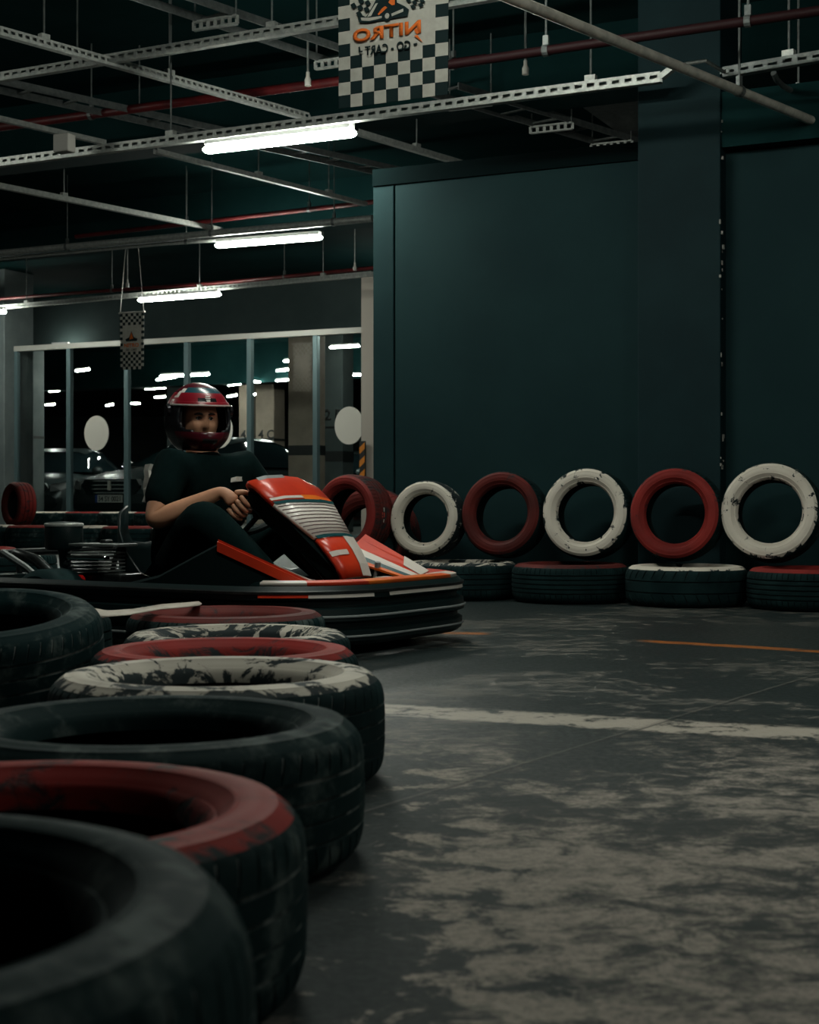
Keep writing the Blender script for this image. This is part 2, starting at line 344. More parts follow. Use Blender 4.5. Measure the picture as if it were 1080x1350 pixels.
far = [(68,456,92,455),(435,458,474,456),(374,476,400,475),(365,489,400,484.5),(364,502,399,499),(332,503,343,504),(332,520,345,520),(301,508,317,506),(300,523,312,521),
       (207,501,232,497),(192,513,218,511),(204,524,218,523),(170,532,185,532),(140,535,149,533),(65,516,78,515),(448,494,476,494),(100,489,118,487),(60,534,72,533)]
names = ['upper left behind the left glass pane','upper right beside the light jamb','topmost of three before the beige column','second of three before the beige column','lowest of three before the beige column',
 'short and slanting right of the middle post','short beside the numbered column top','left of the middle post','low left of the middle post','bright above the helmet','just above the helmet left','touching the helmet outline',
 'low left of the helmet','tiny near the second post','small behind the left pane','dim behind the right pane','faint by the first post','tiny low behind the left pane']
for (x0,y0,x1,y1), nm in zip(far, names):
    z = 3.1; p = atz(x0,y0,z); q = atz(x1,y1,z); m = (p+q)/2; d = q-p; d.z = 0
    if d.length > 1.9: d = d.normalized()*1.9
    batten(m-d/2, m+d/2, 'car park batten behind the glass, '+nm, 'battens of the car park', fat=.8)
# ------------------------------------------------------------------ ceiling services
def rods(par, pts, m=None):
    for p in pts:
        s = MB(); s.tube([(0,0,0), (0,0,CZ-p.z)], .006, 6); s.build('hanger_rod', m or M['galv_dim'], par, loc=p-par.location)
def rail(name, p, q, label, cat, h=.06, wd=.045, per=.07, slot=.6, slots=True, m=None, rodt=(), nut=True):
    m = m or M['galv']; p = Vector(p); q = Vector(q); o = (p+q)/2; d = q-p; L = d.length; d.normalize(); sd = d.cross(Z).normalized()
    if sd.y > 0: sd = -sd                       # toward the viewer
    up = sd.cross(d); up = up if up.z > 0 else -up
    t = empty(name, o); tag(t, label, cat)
    s = MB(); th = .003
    s.bar(-d*L/2-up*h/2, d*L/2-up*h/2, wd, th); s.bar(-d*L/2-sd*wd/2, d*L/2-sd*wd/2, th, h)      # base and rear flange
    if slots:
        s.bar(-d*L/2+sd*wd/2+up*h*.36, d*L/2+sd*wd/2+up*h*.36, th, h*.28); s.bar(-d*L/2+sd*wd/2-up*h*.34, d*L/2+sd*wd/2-up*h*.34, th, h*.32)
        n = int(L/per)
        for i in range(n+1):
            c = -L/2+i*L/n; s.obox(d*c+sd*wd/2+up*h*.02, d*(per*(1-slot)/2), sd*th/2, up*h*.21)
    else: s.bar(-d*L/2+sd*wd/2, d*L/2+sd*wd/2, th, h)
    s.build('channel', m, t)
    rods(t, [p+(q-p)*k+up*h*.3 for k in rodt])
    if nut:
        for k in rodt:
            s = MB(); c = (p+(q-p)*k)-o; s.obox(c+up*h*.75, d*.03, sd*.02, up*.018); s.build('clamp', M['galv'], t)
    return t
def piperun(name, pts, r, m, label, cat='pipe', rodt=()):
    pts = [Vector(p) for p in pts]; o = pts[0].copy(); t = empty(name, o); tag(t, label, cat)
    s = MB(); s.tube([p-o for p in pts], r, 12); s.build('pipe', m, t, smooth=40)
    for k in rodt:
        i = min(int(k*(len(pts)-1)), len(pts)-2); c = pts[i]+(pts[i+1]-pts[i])*(k*(len(pts)-1)-i); d = (pts[i+1]-pts[i]).normalized()
        s = MB(); s.lathe([(r*1.25,-.015),(r*1.25,.015)], 12, c-o, d); s.bar(c-o+Z*r, c-o+Z*(r+.05), .02, .03, up=d); s.build('clamp', M['galv_dim'], t)
        rods(t, [c+Z*(r+.04)])
    return t
RZ = 3.2
rail('slotted_rail', atz(-90,117,RZ+.1), atz(700,-14,RZ+.1), 'upper slotted steel rail running behind the large banner', 'rail', h=.055, rodt=(.05,.285,.62))
t = rail('slotted_rail', atz(-60,222,2.80), atz(872,102,2.80), 'slotted steel rail carrying the nearest lit batten', 'rail', h=.055, rodt=(.36,.92))
e = atz(872,102,2.80)-t.location; s = MB(); s.bar(e, e+U*.09+Z*.06, .045, .03); s.build('upturned_end', M['galv'], t)
c = atz(93,194,2.80); s = MB(); s.obox(V(0,0,0), U*.06, N*.04, Z*.058)
o = s.build('junction_box', M['boxgrey'], None, loc=c-N*.062+Z*.01, bevel=.008); tag(o, 'grey plastic junction box on the slotted rail left of the nearest batten', 'box')
rail('slotted_rail', atz(-60,411,RZ), atz(491,361,RZ), 'far slotted rail ending at the light jamb', 'rail', h=.06, rodt=(.2,.63,.9))
piperun('conduit_pipe', [atz(-60,339,RZ), atz(491,288,RZ)], .035, M['galv'], 'thick grey conduit above the middle batten', rodt=(.3,.65,.92))
piperun('conduit_pipe', [atz(-60,347,RZ-.03), atz(210,322,RZ-.03), atz(300,316,RZ-.03)], .018, M['galv'], 'thin conduit just under the thick grey one', rodt=(.7,))
piperun('water_pipe', [atz(-40,173,3.42), atz(445,107,3.42), atz(590,85,3.42), atz(640,78,3.38)], .033, M['redpipe'], 'long red sprinkler pipe running from the left edge behind the large banner', rodt=(.12,.47,.72))
piperun('water_pipe', [atz(560,90,2.78), atz(1150,4,2.78)], 0.024, M['redpipe_shaded'], 'red sprinkler pipe with shade in its colour, crossing behind the bright steel pipe', rodt=(.3,.75))
piperun('water_pipe', [atz(100,312,3.4), atz(495,266,3.4)], .024, M['redpipe'], 'red pipe above the thick grey conduit', rodt=(.4,.8))
piperun('water_pipe', [atz(-60,398,3.32), atz(300,372,3.32), atz(495,353,3.32)], .024, M['redpipe'], 'red pipe just above the far slotted rail', rodt=(.3,.7))
piperun('steel_pipe', [atz(640,-16,2.55), atz(1110,175,2.55)], .024, M['pipe'], 'bright steel pipe slanting across the upper right', rodt=(.64,))
rail('cross_rail', atz(-30,33,3.28), atz(405,154,3.28), 'cross rail over the upper slotted rail at top left', 'rail', h=.05, per=.05, rodt=(.17,.53), m=M['galv'])
rail('cross_rail', atz(-20,152,3.26), atz(138,188,3.26), 'short thin cross rail at the left edge above the junction box', 'rail', h=.035, slots=False, wd=.04)
rail('cross_rail', atz(205,199,3.26), atz(482,269,3.26), 'cross rail passing behind the nearest batten to the wall top', 'rail', h=.035, slots=False, rodt=(.45,.8))
rail('cross_rail', atz(-20,241,3.26), atz(292,303,3.26), 'cross rail at left below the slotted rail of the nearest batten', 'rail', h=.045, slots=False, rodt=(.3,))
t = rail('cross_rail', atz(470,174,3.26), atz(655,229,3.26), 'cross rail with a white end bracket over the dark wall top', 'rail', h=.04, slots=False, rodt=(.4,))
e = atz(640,229,3.22)-t.location; s = MB(); s.bar(e-U*.1, e+U*.1, .06, .05); s.build('bracket', M['boxgrey'], t)
def tray(p, q, wd, label, m, rungs=(), per=.3, m2=None, rodt=()):
    p = Vector(p); q = Vector(q); d = q-p; L = d.length; d.normalize(); sd = d.cross(Z).normalized()
    t = empty('cable_tray', (p+q)/2); tag(t, label, 'cable tray')
    for sg in (-1, 1):
        s = MB(); s.bar(-d*L/2+sd*wd/2*sg, d*L/2+sd*wd/2*sg, .012, .05); s.build('side_rail', m, t)
    n = int(L/per)
    for i in range(n+1):
        s = MB(); c = d*(-L/2+.02+i*(L-.04)/max(n,1)); s.bar(c-sd*wd/2, c+sd*wd/2, .03, .012); s.build('rung', m, t)
    for k in rungs:
        s = MB(); c = d*(L*(k-.5))-Z*.05; a = U; hw = wd*.62
        s.bar(c-a*hw+Z*.025, c+a*hw+Z*.025, .03, .012); s.bar(c-a*hw-Z*.025, c+a*hw-Z*.025, .03, .012)
        for j in range(7): s.obox(c+a*hw*(j/3-1), a*.012, N*.004, Z*.025)
        s.build('slotted_bracket', m2 or M['galv'], t)
        for sg in (-1, 1): rods(t, [t.location+c+a*hw*.95*sg])
    for k in rodt: rods(t, [t.location+d*(L*(k-.5))])
    return t
tray(atz(-30,106,3.42), atz(565,237,3.42), .22, 'dim wide cable tray running behind the nearest batten', M['galv_dim'], per=.35, rodt=(.3,.6))
tray(atz(585,118,3.5), atz(840,194,3.5), .28, 'cable ladder hung on slotted brackets left of the pillar top', M['galv_dim'], rungs=(.12,.52,.85), per=.4)
tray(atz(190,-12,3.5), atz(450,75,3.5), .25, 'cable ladder with a slotted bracket left of the large banner', M['galv_dim'], rungs=(.33,.97), per=.5)
rail('slotted_rail', atz(955,96,2.72), atz(1130,66,2.72), 'slotted rail at upper right beyond the steel pipe', 'rail', h=.05, rodt=(.5,), m=M['galv_dim'])
piperun('conduit_pipe', [atz(903,84,2.72), atz(930,80,2.72), atz(955,95,2.72)], .010, M['galv'], 'bent conduit link above the bright steel pipe')
piperun('conduit_pipe', [atz(1020,96,2.74), atz(1024,105,2.72), atz(1032,113,2.72), atz(1110,158,2.72)], .015, M['galv_dim'], 'small bent conduit at the right edge of the ceiling', rodt=(.75,))
def pendant(p, label):                           # sprinkler drop
    o = empty('sprinkler_head', p); tag(o, label, 'sprinkler')
    s = MB(); s.tube([(0,0,0),(0,0,CZ-p.z)], .008, 6); s.build('drop_pipe', M['galv_dim'], o)
    s = MB(); s.lathe([(0,-.06),(.022,-.06),(.022,-.02),(.012,0),(.012,.03),(0,.03)], 10); s.build('head', M['boxgrey'], o, smooth=40)
pendant(atz(406,101,3.3), 'sprinkler drop beside the large banner on its left')
pendant(atz(693,86,3.3), 'sprinkler drop on the red pipe right of the large banner')
pendant(atz(987,19,3.3), 'sprinkler drop over the red pipe at upper right')
pendant(atz(168,372,3.2), 'sprinkler drop above the far slotted rail')
pendant(atz(468,350,3.2), 'sprinkler drop near the light jamb')
s = MB(); p = atz(840,130,3.55); s.prism([p-U*.45, p+U*.02, p+U*.02+N*1.6, p-U*.45+N*1.6], Z*.28)
o = s.build('air_duct', M['galv_dim']); o.location.z = 0; tag(o, 'metal air duct tucked behind the pillar top', 'duct')
# ------------------------------------------------------------------ glass partition
G0 = aty(486,438,20.0); G0.z = 0
def gl_px(px):
    k = (px-CX)/F; return (k*G0.y-G0.x)/(U.x-k*U.y)
def glp(t, off=0, z=0): return G0+U*t+N*off+Z*z
GT = 2.76
gp = empty('glass_partition', glp(gl_px(250))); tag(gp, 'long glazed partition with teal posts between track and car park', 'partition'); GL = gp.location
cols = [22,92,168,247,330,417,481]
for i, px in enumerate(cols):
    s = MB(); p = glp(gl_px(px))-GL; s.obox(p+Z*GT/2, U*.035, N*.04, Z*GT/2); s.build('post', M['frame_teal'], gp, bevel=.004)
s = MB(); a, b = glp(gl_px(20))-GL, glp(gl_px(483))-GL; s.bar(a+Z*(GT+.03), b+Z*(GT+.03), .1, .075); s.build('top_rail', M['frame_light'], gp)
s = MB(); s.bar(a+Z*.04, b+Z*.04, .1, .08); s.build('bottom_rail', M['frame_teal'], gp)
for i in range(6):
    ta_, tb_ = gl_px(cols[i]), gl_px(cols[i+1]); s = MB()
    a, b = glp(ta_)-GL, glp(tb_)-GL; s.add([a+Z*.08, b+Z*.08, b+Z*GT, a+Z*GT], [(0,1,2,3)]); s.build('pane', M['glass'], gp)
for px, py, rx, ry in ((128,571,17,23), (290,567,16,24), (461,561,19,25)):
    t_ = gl_px(px); c = glp(t_, -.012); sc_ = F/c.y; z = CH+(HY-py)/sc_; s = MB(); rr = ry/sc_
    s.prism([c-GL+Z*z+U*(rr*.86*math.cos(a))+Z*(rr*math.sin(a)) for a in [i*2*PI/36 for i in range(36)]], -N*.004); s.build('sticker', M['sticker'], gp, label='round white safety sticker')
s = MB(); j0, j1 = gl_px(481), gl_px(497); s.prism([glp(j0,-.1), glp(j1,-.1), glp(j1,.2), glp(j0,.2)], Z*3.5)
jamb = struct(s.build('pillar', mat('jamb_paint', (.42,.38,.33), .7)), 'pale plastered jamb at the right end of the glass partition', 'pillar')
def hazard(t0, t1, off, z0, z1, label, n=9, th=.03, flip=1):
    c = glp((t0+t1)/2, off, z0); t = empty('corner_guard', c); tag(t, label, 'corner guard')
    w_ = t1-t0; s = MB(); s.obox(Z*(z1-z0)/2, U*w_/2, N*th/2, Z*(z1-z0)/2); s.build('backing', M['haz_k'], t)
    h = (z1-z0)/n*1.0; k = w_*.9*flip
    for i in range(n):
        zb = i*(z1-z0)/n
        lo = lambda x: max(0, min(z1-z0, x))
        a = [V(0,0,0)-U*w_/2-N*(th/2+.002)+Z*lo(zb+(k if flip > 0 else 0)), V(0,0,0)+U*w_/2-N*(th/2+.002)+Z*lo(zb+(0 if flip > 0 else -k)),
             V(0,0,0)+U*w_/2-N*(th/2+.002)+Z*lo(zb+h*.5+(0 if flip > 0 else -k)), V(0,0,0)-U*w_/2-N*(th/2+.002)+Z*lo(zb+h*.5+(k if flip > 0 else 0))]
        s = MB(); s.prism(a, N*.003); s.build('stripe', M['haz_o'], t)
hazard(gl_px(482), gl_px(489), -.16, .80, 1.32, 'black and orange corner guard at the foot of the pale jamb', n=3, flip=-1)
s = MB(); l0, l1 = gl_px(-60), gl_px(21); s.prism([glp(l0,-.25), glp(l1,-.25), glp(l1,.4), glp(l0,.4)], Z*CZ)
struct(s.build('pillar', M['concrete_grey'], bevel=.01), 'grey concrete column at the left edge of the picture', 'pillar')
hazard(gl_px(-30), gl_px(8), -.29, .15, 1.58, 'black and orange corner guard on the grey column at the left edge', n=5)
# ------------------------------------------------------------------ writing helper
def text_mesh(name, body, size, m, parent, origin, xdir, ydir, mirror=False, wid=None, extr=.001, label=None, bold=0, spacing=1):
    cu = bpy.data.curves.new('txt', 'FONT'); cu.body = body; cu.size = 1; cu.align_x = 'CENTER'; cu.align_y = 'CENTER'; cu.resolution_u = 3; cu.offset = bold; cu.space_character = spacing
    ob = bpy.data.objects.new('txt', cu); COL.objects.link(ob); dg = bpy.context.evaluated_depsgraph_get()
    me = bpy.data.meshes.new_from_object(ob.evaluated_get(dg)); bpy.data.objects.remove(ob)
    xs = [v.co.x for v in me.vertices]; ys = [v.co.y for v in me.vertices]; w0 = max(xs)-min(xs); h0 = max(ys)-min(ys); cxm = (max(xs)+min(xs))/2; cym = (max(ys)+min(ys))/2
    sy = size/h0; sx_ = (wid/w0 if wid else sy)*(-1 if mirror else 1); origin = Vector(origin)
    for v in me.vertices: v.co = origin+xdir*((v.co.x-cxm)*sx_)+ydir*((v.co.y-cym)*sy)
    me.name = name; me.materials.clear(); me.materials.append(m)
    o = bpy.data.objects.new(name, me); COL.objects.link(o)
    if parent: o.parent = parent
    so = o.modifiers.new('solid', 'SOLIDIFY'); so.thickness = extr; so.offset = 0
    if label: o['label'] = label
    return o
# ------------------------------------------------------------------ car park columns with their bay numbers
def bay_column(px0, px1, y, label, txts, side=0, m=None, lines=(), depth=.55, top=CZ-.002):
    p = aty(px0,600,y); q = p+U*((px1-px0)/F*y/(U.x-(px1-CX)/F*U.y)); p.z = q.z = 0
    t = empty('numbered_column', (p+q)/2); struct(t, label, 'column'); o = t.location
    s = MB(); s.prism([p-o, q-o, q-o+N*depth, p-o+N*depth], Z*top); s.build('shaft', m or M['concrete'], t, bevel=.01)
    for z0, z1 in lines:
        s = MB(); s.prism([p-o-N*.004-U*.004, q-o-N*.004+U*.004, q-o+N*(depth+.004)+U*.004, p-o+N*(depth+.004)-U*.004], Z*(z1-z0)); b = s.build('band', M['haz_k'], t); b.location.z = z0
    for tx, px, py, hpx, face in txts:
        sc_ = F/y
        if face == 0: org = (p+(q-p)*((px-px0)/(px1-px0)))-o-N*.006; xd = U
        else: org = q-o+N*depth*.5+U*.006; xd = N
        org.z = CH+(HY-py)/sc_; text_mesh('lettering', tx, hpx/sc_, M['haz_k'], t, org, xd, Z, bold=.02, extr=.003)
    return t
bay_column(380,417,24.5, 'beige concrete column with a black band behind the right glass pane', [], lines=((1.27,1.43),), depth=.3)
bay_column(420,452,26.5, 'concrete column marked 12 B behind the right post, shade put into its colour', [('12 B',437,547,14,0)], m=M['concrete_dark'], lines=((1.22,1.4),(1.8,1.83)), depth=.4)  # darker concrete stands in for the shaded side of the beige column
bay_column(337,361,35, 'beige concrete column marked 4 C behind the middle post', [('4 C',351,573,12,0)], lines=((1.92,1.97),), depth=.5)
bay_column(315,329,38, 'narrow beige column marked 4 behind the middle post', [('4',321,573,12,0)], depth=.5)
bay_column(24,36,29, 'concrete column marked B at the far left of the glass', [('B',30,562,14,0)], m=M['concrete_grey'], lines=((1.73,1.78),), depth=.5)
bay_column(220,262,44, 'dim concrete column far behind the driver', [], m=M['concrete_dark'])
# ------------------------------------------------------------------ parked cars
def car(loc, rz, label, plate=None):
    t = empty('parked_car', loc, rz); t.scale = (1.12,1.12,1.12); tag(t, label, 'car')
    st = [(0,.30,.60,.70),(.06,.24,.74,.80),(.25,.20,.83,.87),(.7,.19,.93,.90),(1.3,.19,1.0,.91),(2.3,.19,1.01,.92),(3.4,.19,1.02,.91),(4.2,.22,1.02,.88),(4.55,.28,.95,.80),(4.62,.36,.80,.74)]
    rows = []
    for x, zb, zt, hw in st:
        half = [(hw*.86,zb),(hw*.97,zb+.1),(hw,zb+.24),(hw*.99,(zb+zt)/2+.08),(hw*.94,zt-.07),(hw*.84,zt-.02),(hw*.4,zt+.012)]
        rows.append([V(-x,-y,z) for y, z in half]+[V(-x,y,z) for y, z in reversed(half)])
    s = MB(); s.grid(rows, closed=True); n = len(rows[0]); s.add(rows[0], [tuple(range(n))]); s.add(rows[-1], [tuple(range(n-1,-1,-1))])
    b = fixn(s.build('body', M['car'], t, smooth=35))
    rows = []
    for x, zt, hw in ((1.15,1.0,.62),(1.55,1.22,.60),(1.95,1.38,.57),(2.5,1.46,.56),(3.1,1.44,.56),(3.6,1.32,.57),(4.1,1.03,.6)):
        half = [(.86,1.0),(.86-(.86-hw)*.3,1.0+(zt-1)*.3),(hw+.05,zt-.05*(zt>1.1)),(hw*.85,zt)]
        rows.append([V(-x,-y,z) for y, z in half]+[V(-x,y,z) for y, z in reversed(half)])
    s = MB(); s.grid(rows); fixn(s.build('windows', M['car_glass'], t, smooth=40))
    rows2 = [[p*1.0+Z*.012 for p in r[2:-2]] for r in rows[2:6]]; s = MB(); s.grid(rows2); s.build('roof', M['car'], t, smooth=40)
    for x in (.95,3.75):
        for sg in (-1,1):
            s = MB(); s.lathe([(.2,-.1),(.31,-.1),(.33,-.06),(.33,.06),(.31,.1),(.2,.1)], 24, (-x,.80*sg,.33), (0,1,0)); wh = s.build('wheel', M['rubber'], t, smooth=40)
            s = MB()
            for k in range(5):
                a = k*2*PI/5; s.bar((-x,.88*sg,.33), (-x+.2*math.cos(a),.89*sg,.33+.2*math.sin(a)), .05, .03, up=V(0,1,0))
            s.lathe([(.19,0),(.21,0),(.21,.03),(.19,.03)], 20, (-x,.88*sg,.33), (0,1,0)); s.build('rim', M['chrome'], wh)
    s = MB(); s.prism([V(.015,y,z) for y, z in ((-.50,.79),(.50,.79),(.56,.70),(.46,.575),(-.46,.575),(-.56,.70))], V(-.1,0,0)); gr = s.build('grille', M['black'], t)
    for i, z in enumerate((.595,.65,.705,.765)):
        s = MB(); hw = (.46,.52,.53,.5)[i]; s.tube([(.02-.03*(abs(k)/3)**2,hw*k/3,z) for k in range(-3,4)], .010, 6); s.build('grille_bar', M['k_grey'], gr)
    s = MB(); s.box((.01,-.018,.63),(.05,.018,.77)); s.build('emblem', M['sticker'], gr)
    for sg in (-1,1):
        s = MB(); s.prism([V(-.02,.60*sg,.76),V(-.02,.60*sg,.64),V(-.06,.78*sg,.66),V(-.20,.855*sg,.72),V(-.20,.84*sg,.80),V(-.05,.74*sg,.795)], V(.035,0,0)); s.build('headlight', M['lamp_glass'], t)
        s = MB(); s.lathe([(0,.10),(.06,.08),(.09,.0),(.06,-.07),(0,-.09)], 10, (-1.45,.99*sg,1.02), (0,1,0)); s.build('mirror', M['car'], t, smooth=50)
    s = MB(); s.prism([V(.03,y,z) for y, z in ((-.7,.36),(.7,.36),(.74,.44),(-.74,.44))], V(-.06,0,0)); s.build('air_intake', M['black'], t)
    if plate:
        s = MB(); s.box((.03,-.26,.455),(.045,.26,.565)); pl = s.build('plate', M['plate'], t)
        s = MB(); s.box((.046,-.26,.455),(.048,-.215,.565)); s.build('blue_band', mat('plate_blue',(.02,.06,.25),.5), pl)
        text_mesh('plate_lettering', plate, .075, M['haz_k'], pl, (.05,.02,.51), V(0,1,0), Z, wid=.42, extr=.002, bold=.01)
    return t
cp = atz(139,661,.475); 
def car_at(px, y, rzdeg, label, plate=None):
    return car(V((px-CX)/F*y, y, 0.0), math.radians(rzdeg), label, plate)
car_at(146, 24.4, -122, 'dark sedan with chrome grille and number plate behind the left panes', '34 SY 0021')
car_at(352, 32.0, -140, 'dark sedan in shadow behind the driver and right of the middle post')
car_at(22, 29.5, -95, 'barely lit black car behind the leftmost glass pane')
# ------------------------------------------------------------------ tyres
TR, TW = .32, .21
def tyre_meshes(key, blocks, grooves, n_far=64, slant=.25, gd=.007, ld=.006):
    """outer tread, one sidewall (the visible side) and the rest of the casing, lying flat on z = 0, axis up"""
    R, W = TR, TW
    def ring_angles():
        if not blocks: return [(i*2*PI/n_far, 0) for i in range(n_far)]
        out = []
        for b in range(blocks):
            for f, d in ((0,0),(.86,0),(.875,1),(.975,1)): out.append(((b+f)*2*PI/blocks, d))
        return out
    RA = ring_angles(); n = len(RA)
    # tread profile: (r, z/W, lateral groove weight)
    tp = [(R*.952,.915,0),(R*.966,.892,.5),(R*.979,.86,1),(R*.988,.815,1),(R*.993,.775,1)]
    gs = grooves; last = .86
    for g in sorted(gs, reverse=True):
        cr = R*(1-.012*((g-.5)/.36)**2)
        tp += [(cr,g+.016,0.01),(cr-gd,g+.012,0),(cr-gd,g-.012,0),(cr,g-.016,0.01)]
    tp += [(R*.993,.225,1),(R*.988,.185,1),(R*.979,.14,1),(R*.966,.108,.5),(R*.952,.085,0)]
    s = MB(); rows = []
    for r, z, wgt in tp:
        row = []
        for a, d in RA:
            aa = a+slant*(z-.5)*(1 if z > .5 else -1)*.35
            rr = r-d*wgt*ld; row.append(V(rr*math.cos(aa), rr*math.sin(aa), z*W))
        rows.append(row)
    s.grid(rows, closed=True); tread = s
    for q in range(len(s.f)):
        i, j = divmod(q, n); wg = max(tp[i][2], tp[i+1][2])
        if blocks and RA[j][1] and RA[(j+1) % n][1] and min(tp[i][2], tp[i+1][2]) >= .5: s.m[q] = 1
        if tp[i][2] == 0 and tp[i+1][2] == 0: s.m[q] = 1
    def ringset(prof):
        m_ = MB(); k = 72 if blocks else 48
        m_.lathe([(r, z*W) for r, z in prof], k); return m_
    side = [(R*.953,.914),(R*.942,.930),(R*.925,.952),(R*.905,.970),(R*.900,.980),(R*.888,.984),(R*.882,.982),(R*.855,.993),(R*.825,1.0),(R*.795,.998),(R*.770,.990),(R*.765,.994),(R*.752,.988),(R*.747,.978),(R*.715,.948),(R*.69,.91),(R*.684,.914),(R*.668,.895),(R*.655,.855),(R*.642,.81),(R*.634,.77)]
    inner = [(R*.634,.771),(R*.66,.775),(R*.74,.86),(R*.83,.90),(R*.90,.86),(R*.935,.76),(R*.945,.5),(R*.935,.24),(R*.90,.14),(R*.83,.10),(R*.74,.14),(R*.66,.225),(R*.634,.229)]
    low = [(r, 1-z) for r, z in reversed(side)]
    return dict(tread=tread, side=ringset(side), inner=ringset(inner+low))
TY = {}
def tyre_kind(kind, tread_m, side_m):
    k = (kind, tread_m, side_m)
    if k not in TY:
        if ('geo', kind) not in TY:
            TY[('geo', kind)] = {'near': lambda: tyre_meshes('near',62,(.29,.43,.57,.71),slant=.7,gd=.003,ld=.002), 'ribbed': lambda: tyre_meshes('ribbed',64,(.27,.38,.50,.62,.73),slant=.1),
                'mid': lambda: tyre_meshes('mid',60,(.30,.43,.57,.70)), 'far': lambda: tyre_meshes('far',0,(.3,.5,.7)), 'offroad': lambda: tyre_meshes('offroad',34,(.36,.64),slant=.9)}[kind]()
        g = TY[('geo', kind)]
        TY[k] = (g['tread'].mesh('tread', [M[tread_m], M['groove_dust'] if kind == 'near' else M['liner']], 30), g['side'].mesh('sidewall', M[side_m], 30), g['inner'].mesh('casing', M['liner'] if side_m.startswith('rub') or True else 0, 40))
    return TY[k]
def tyre(loc, label, kind='mid', side='rubber', tread='rubber', R=TR, W=TW, rot=(0,0,0), group=None, mat4=None, spin=None):
    """lying tyre: loc is the point under its centre; with mat4 a tyre standing on its tread"""
    t = bpy.data.objects.new('tyre', None); COL.objects.link(t); t.empty_display_size = .1
    spin = random.uniform(0, 2*PI) if spin is None else spin
    S = Matrix.Diagonal((R/TR, R/TR, W/TW, 1))
    if mat4 is None:
        mw = Matrix.Translation(loc) @ (Matrix.Rotation(rot[2],4,'Z') @ Matrix.Rotation(rot[1],4,'Y') @ Matrix.Rotation(rot[0],4,'X')) @ Matrix.Rotation(spin,4,'Z') @ S
    else: mw = mat4 @ Matrix.Rotation(spin,4,'Z') @ S
    t.matrix_world = mw
    for nm, me in zip(('tread','sidewall','casing'), tyre_kind(kind, tread, side)):
        o = bpy.data.objects.new(nm, me); COL.objects.link(o); o.parent = t
    return tag(t, label, 'tyre', group)
random.seed(11)
G = 'tyres of the near barrier'
tyre((-.425,.985,0), 'huge out-of-focus black tyre in the bottom left corner', 'near', 'rubber_dusty', 'rubber_dusty', .325, .284, group=G)
tyre((-.432,1.635,0), 'red-topped tyre second from the camera in the near barrier', 'near', 'red_worn', 'rubber_dusty', .322, .215, group=G)
tyre((-.392,2.285,0), 'black unpainted tyre with white-dusted shoulder, third from the camera in the near barrier', 'near', 'rubber_dusty', 'rubber_dusty', .325, .213, group=G)
tyre((-.371,2.935,0), 'white-topped tyre fourth from the camera in the near barrier', 'near', 'white_worn', 'rubber', .324, .212, group=G)
tyre((-.435,3.575,0), 'red-topped tyre just behind the large white-topped one', 'mid', 'red_worn', 'rubber', .317, .195, group=G)
tyre((-.478,4.21,0), 'flaking white-topped tyre between two red ones in the near barrier', 'mid', 'white_vworn', 'rubber', .316, .178, group=G)
tyre((-.585,4.845,0), 'red-topped tyre beside the kart at the far end of the near barrier', 'mid', 'red_dark', 'rubber_dusty', .318, .188, group=G)
tyre((-1.075,3.72,.035), 'black tilted tyre at the left edge beside the near barrier', 'near', 'rubber_dusty', 'rubber_dusty', .325, .24, rot=(math.radians(8.5),0,0), group=G)
tyre((-1.245,4.70,0), 'red-topped tyre half hidden behind the tilted black one', 'mid', 'red_worn', 'rubber', .318, .195, group=G)
# low row along the wall
G = 'tyres lying along the dark wall'
rowf = [(475,'white_worn','white-topped lying tyre at the left end of the wall row, behind the kart'), (572,'white_vworn','white-topped lying tyre just right of the kart nose'), (670,'red_dark','red-topped ribbed lying tyre below the brown-red standing one'),
        (820,'white_clean','white-topped lying tyre in the middle of the wall row'), (985,'red','red-topped lying tyre below the brighter red standing one'), (1150,'white_worn','lying tyre cut by the right edge of the picture')]
tprev = None
for i, (px, sm, lb) in enumerate(rowf):
    tt = wl_px(px, 0)
    if tprev is not None and tt-tprev < .635: tt = tprev+.635
    tprev = tt
    tyre(wl(tt, 0), lb, ('mid','mid','ribbed','offroad','ribbed','ribbed')[i], sm, 'rubber', .315, .205, group=G)
# standing row leaning back to the wall
def stand(px, ytop, ybot, off, lb, side, tread='rubber', W=.18, lean=9, yaw=0, base=None, group='tyres standing on the wall row', kind='mid', P=None, spin=None):
    b = wl(wl_px(px, off), off) if P is None else Vector(P)
    sc_ = F/b.y; zb = CH-(ybot-HY)/sc_ if base is None else base+W/2*math.sin(math.radians(lean))+.002
    D = (ybot-ytop)/sc_; D = (D-W*math.sin(math.radians(lean))*.3)/math.cos(math.radians(lean))
    ax = (Matrix.Rotation(math.radians(yaw),3,'Z') @ (-N)); sd = Z.cross(ax).normalized()      # axis = the face's outward normal
    l = math.radians(lean); ax2 = (ax*math.cos(l)+Z*math.sin(l)).normalized(); up = ax2.cross(sd).normalized()
    R_ = D/2; c = Vector((b.x, b.y, zb))+up*R_
    m4 = Matrix((( sd.x,up.x,ax2.x,c.x),(sd.y,up.y,ax2.y,c.y),(sd.z,up.z,ax2.z,c.z),(0,0,0,1))) @ Matrix.Translation((0,0,-W/2))
    return tyre(None, lb, kind, side, tread, R_, W, mat4=m4, group=group, spin=spin)
TOPZ = .207
stand(563,628,730,.10,'white standing tyre nearest the kart, leftmost white one', 'white_clean','white_worn', lean=6, W=.16, base=TOPZ)
stand(663,615,730,.12,'dull brown-red standing tyre between two white ones, left of the pillar', 'red_dark','rubber', lean=8, base=TOPZ, spin=0)
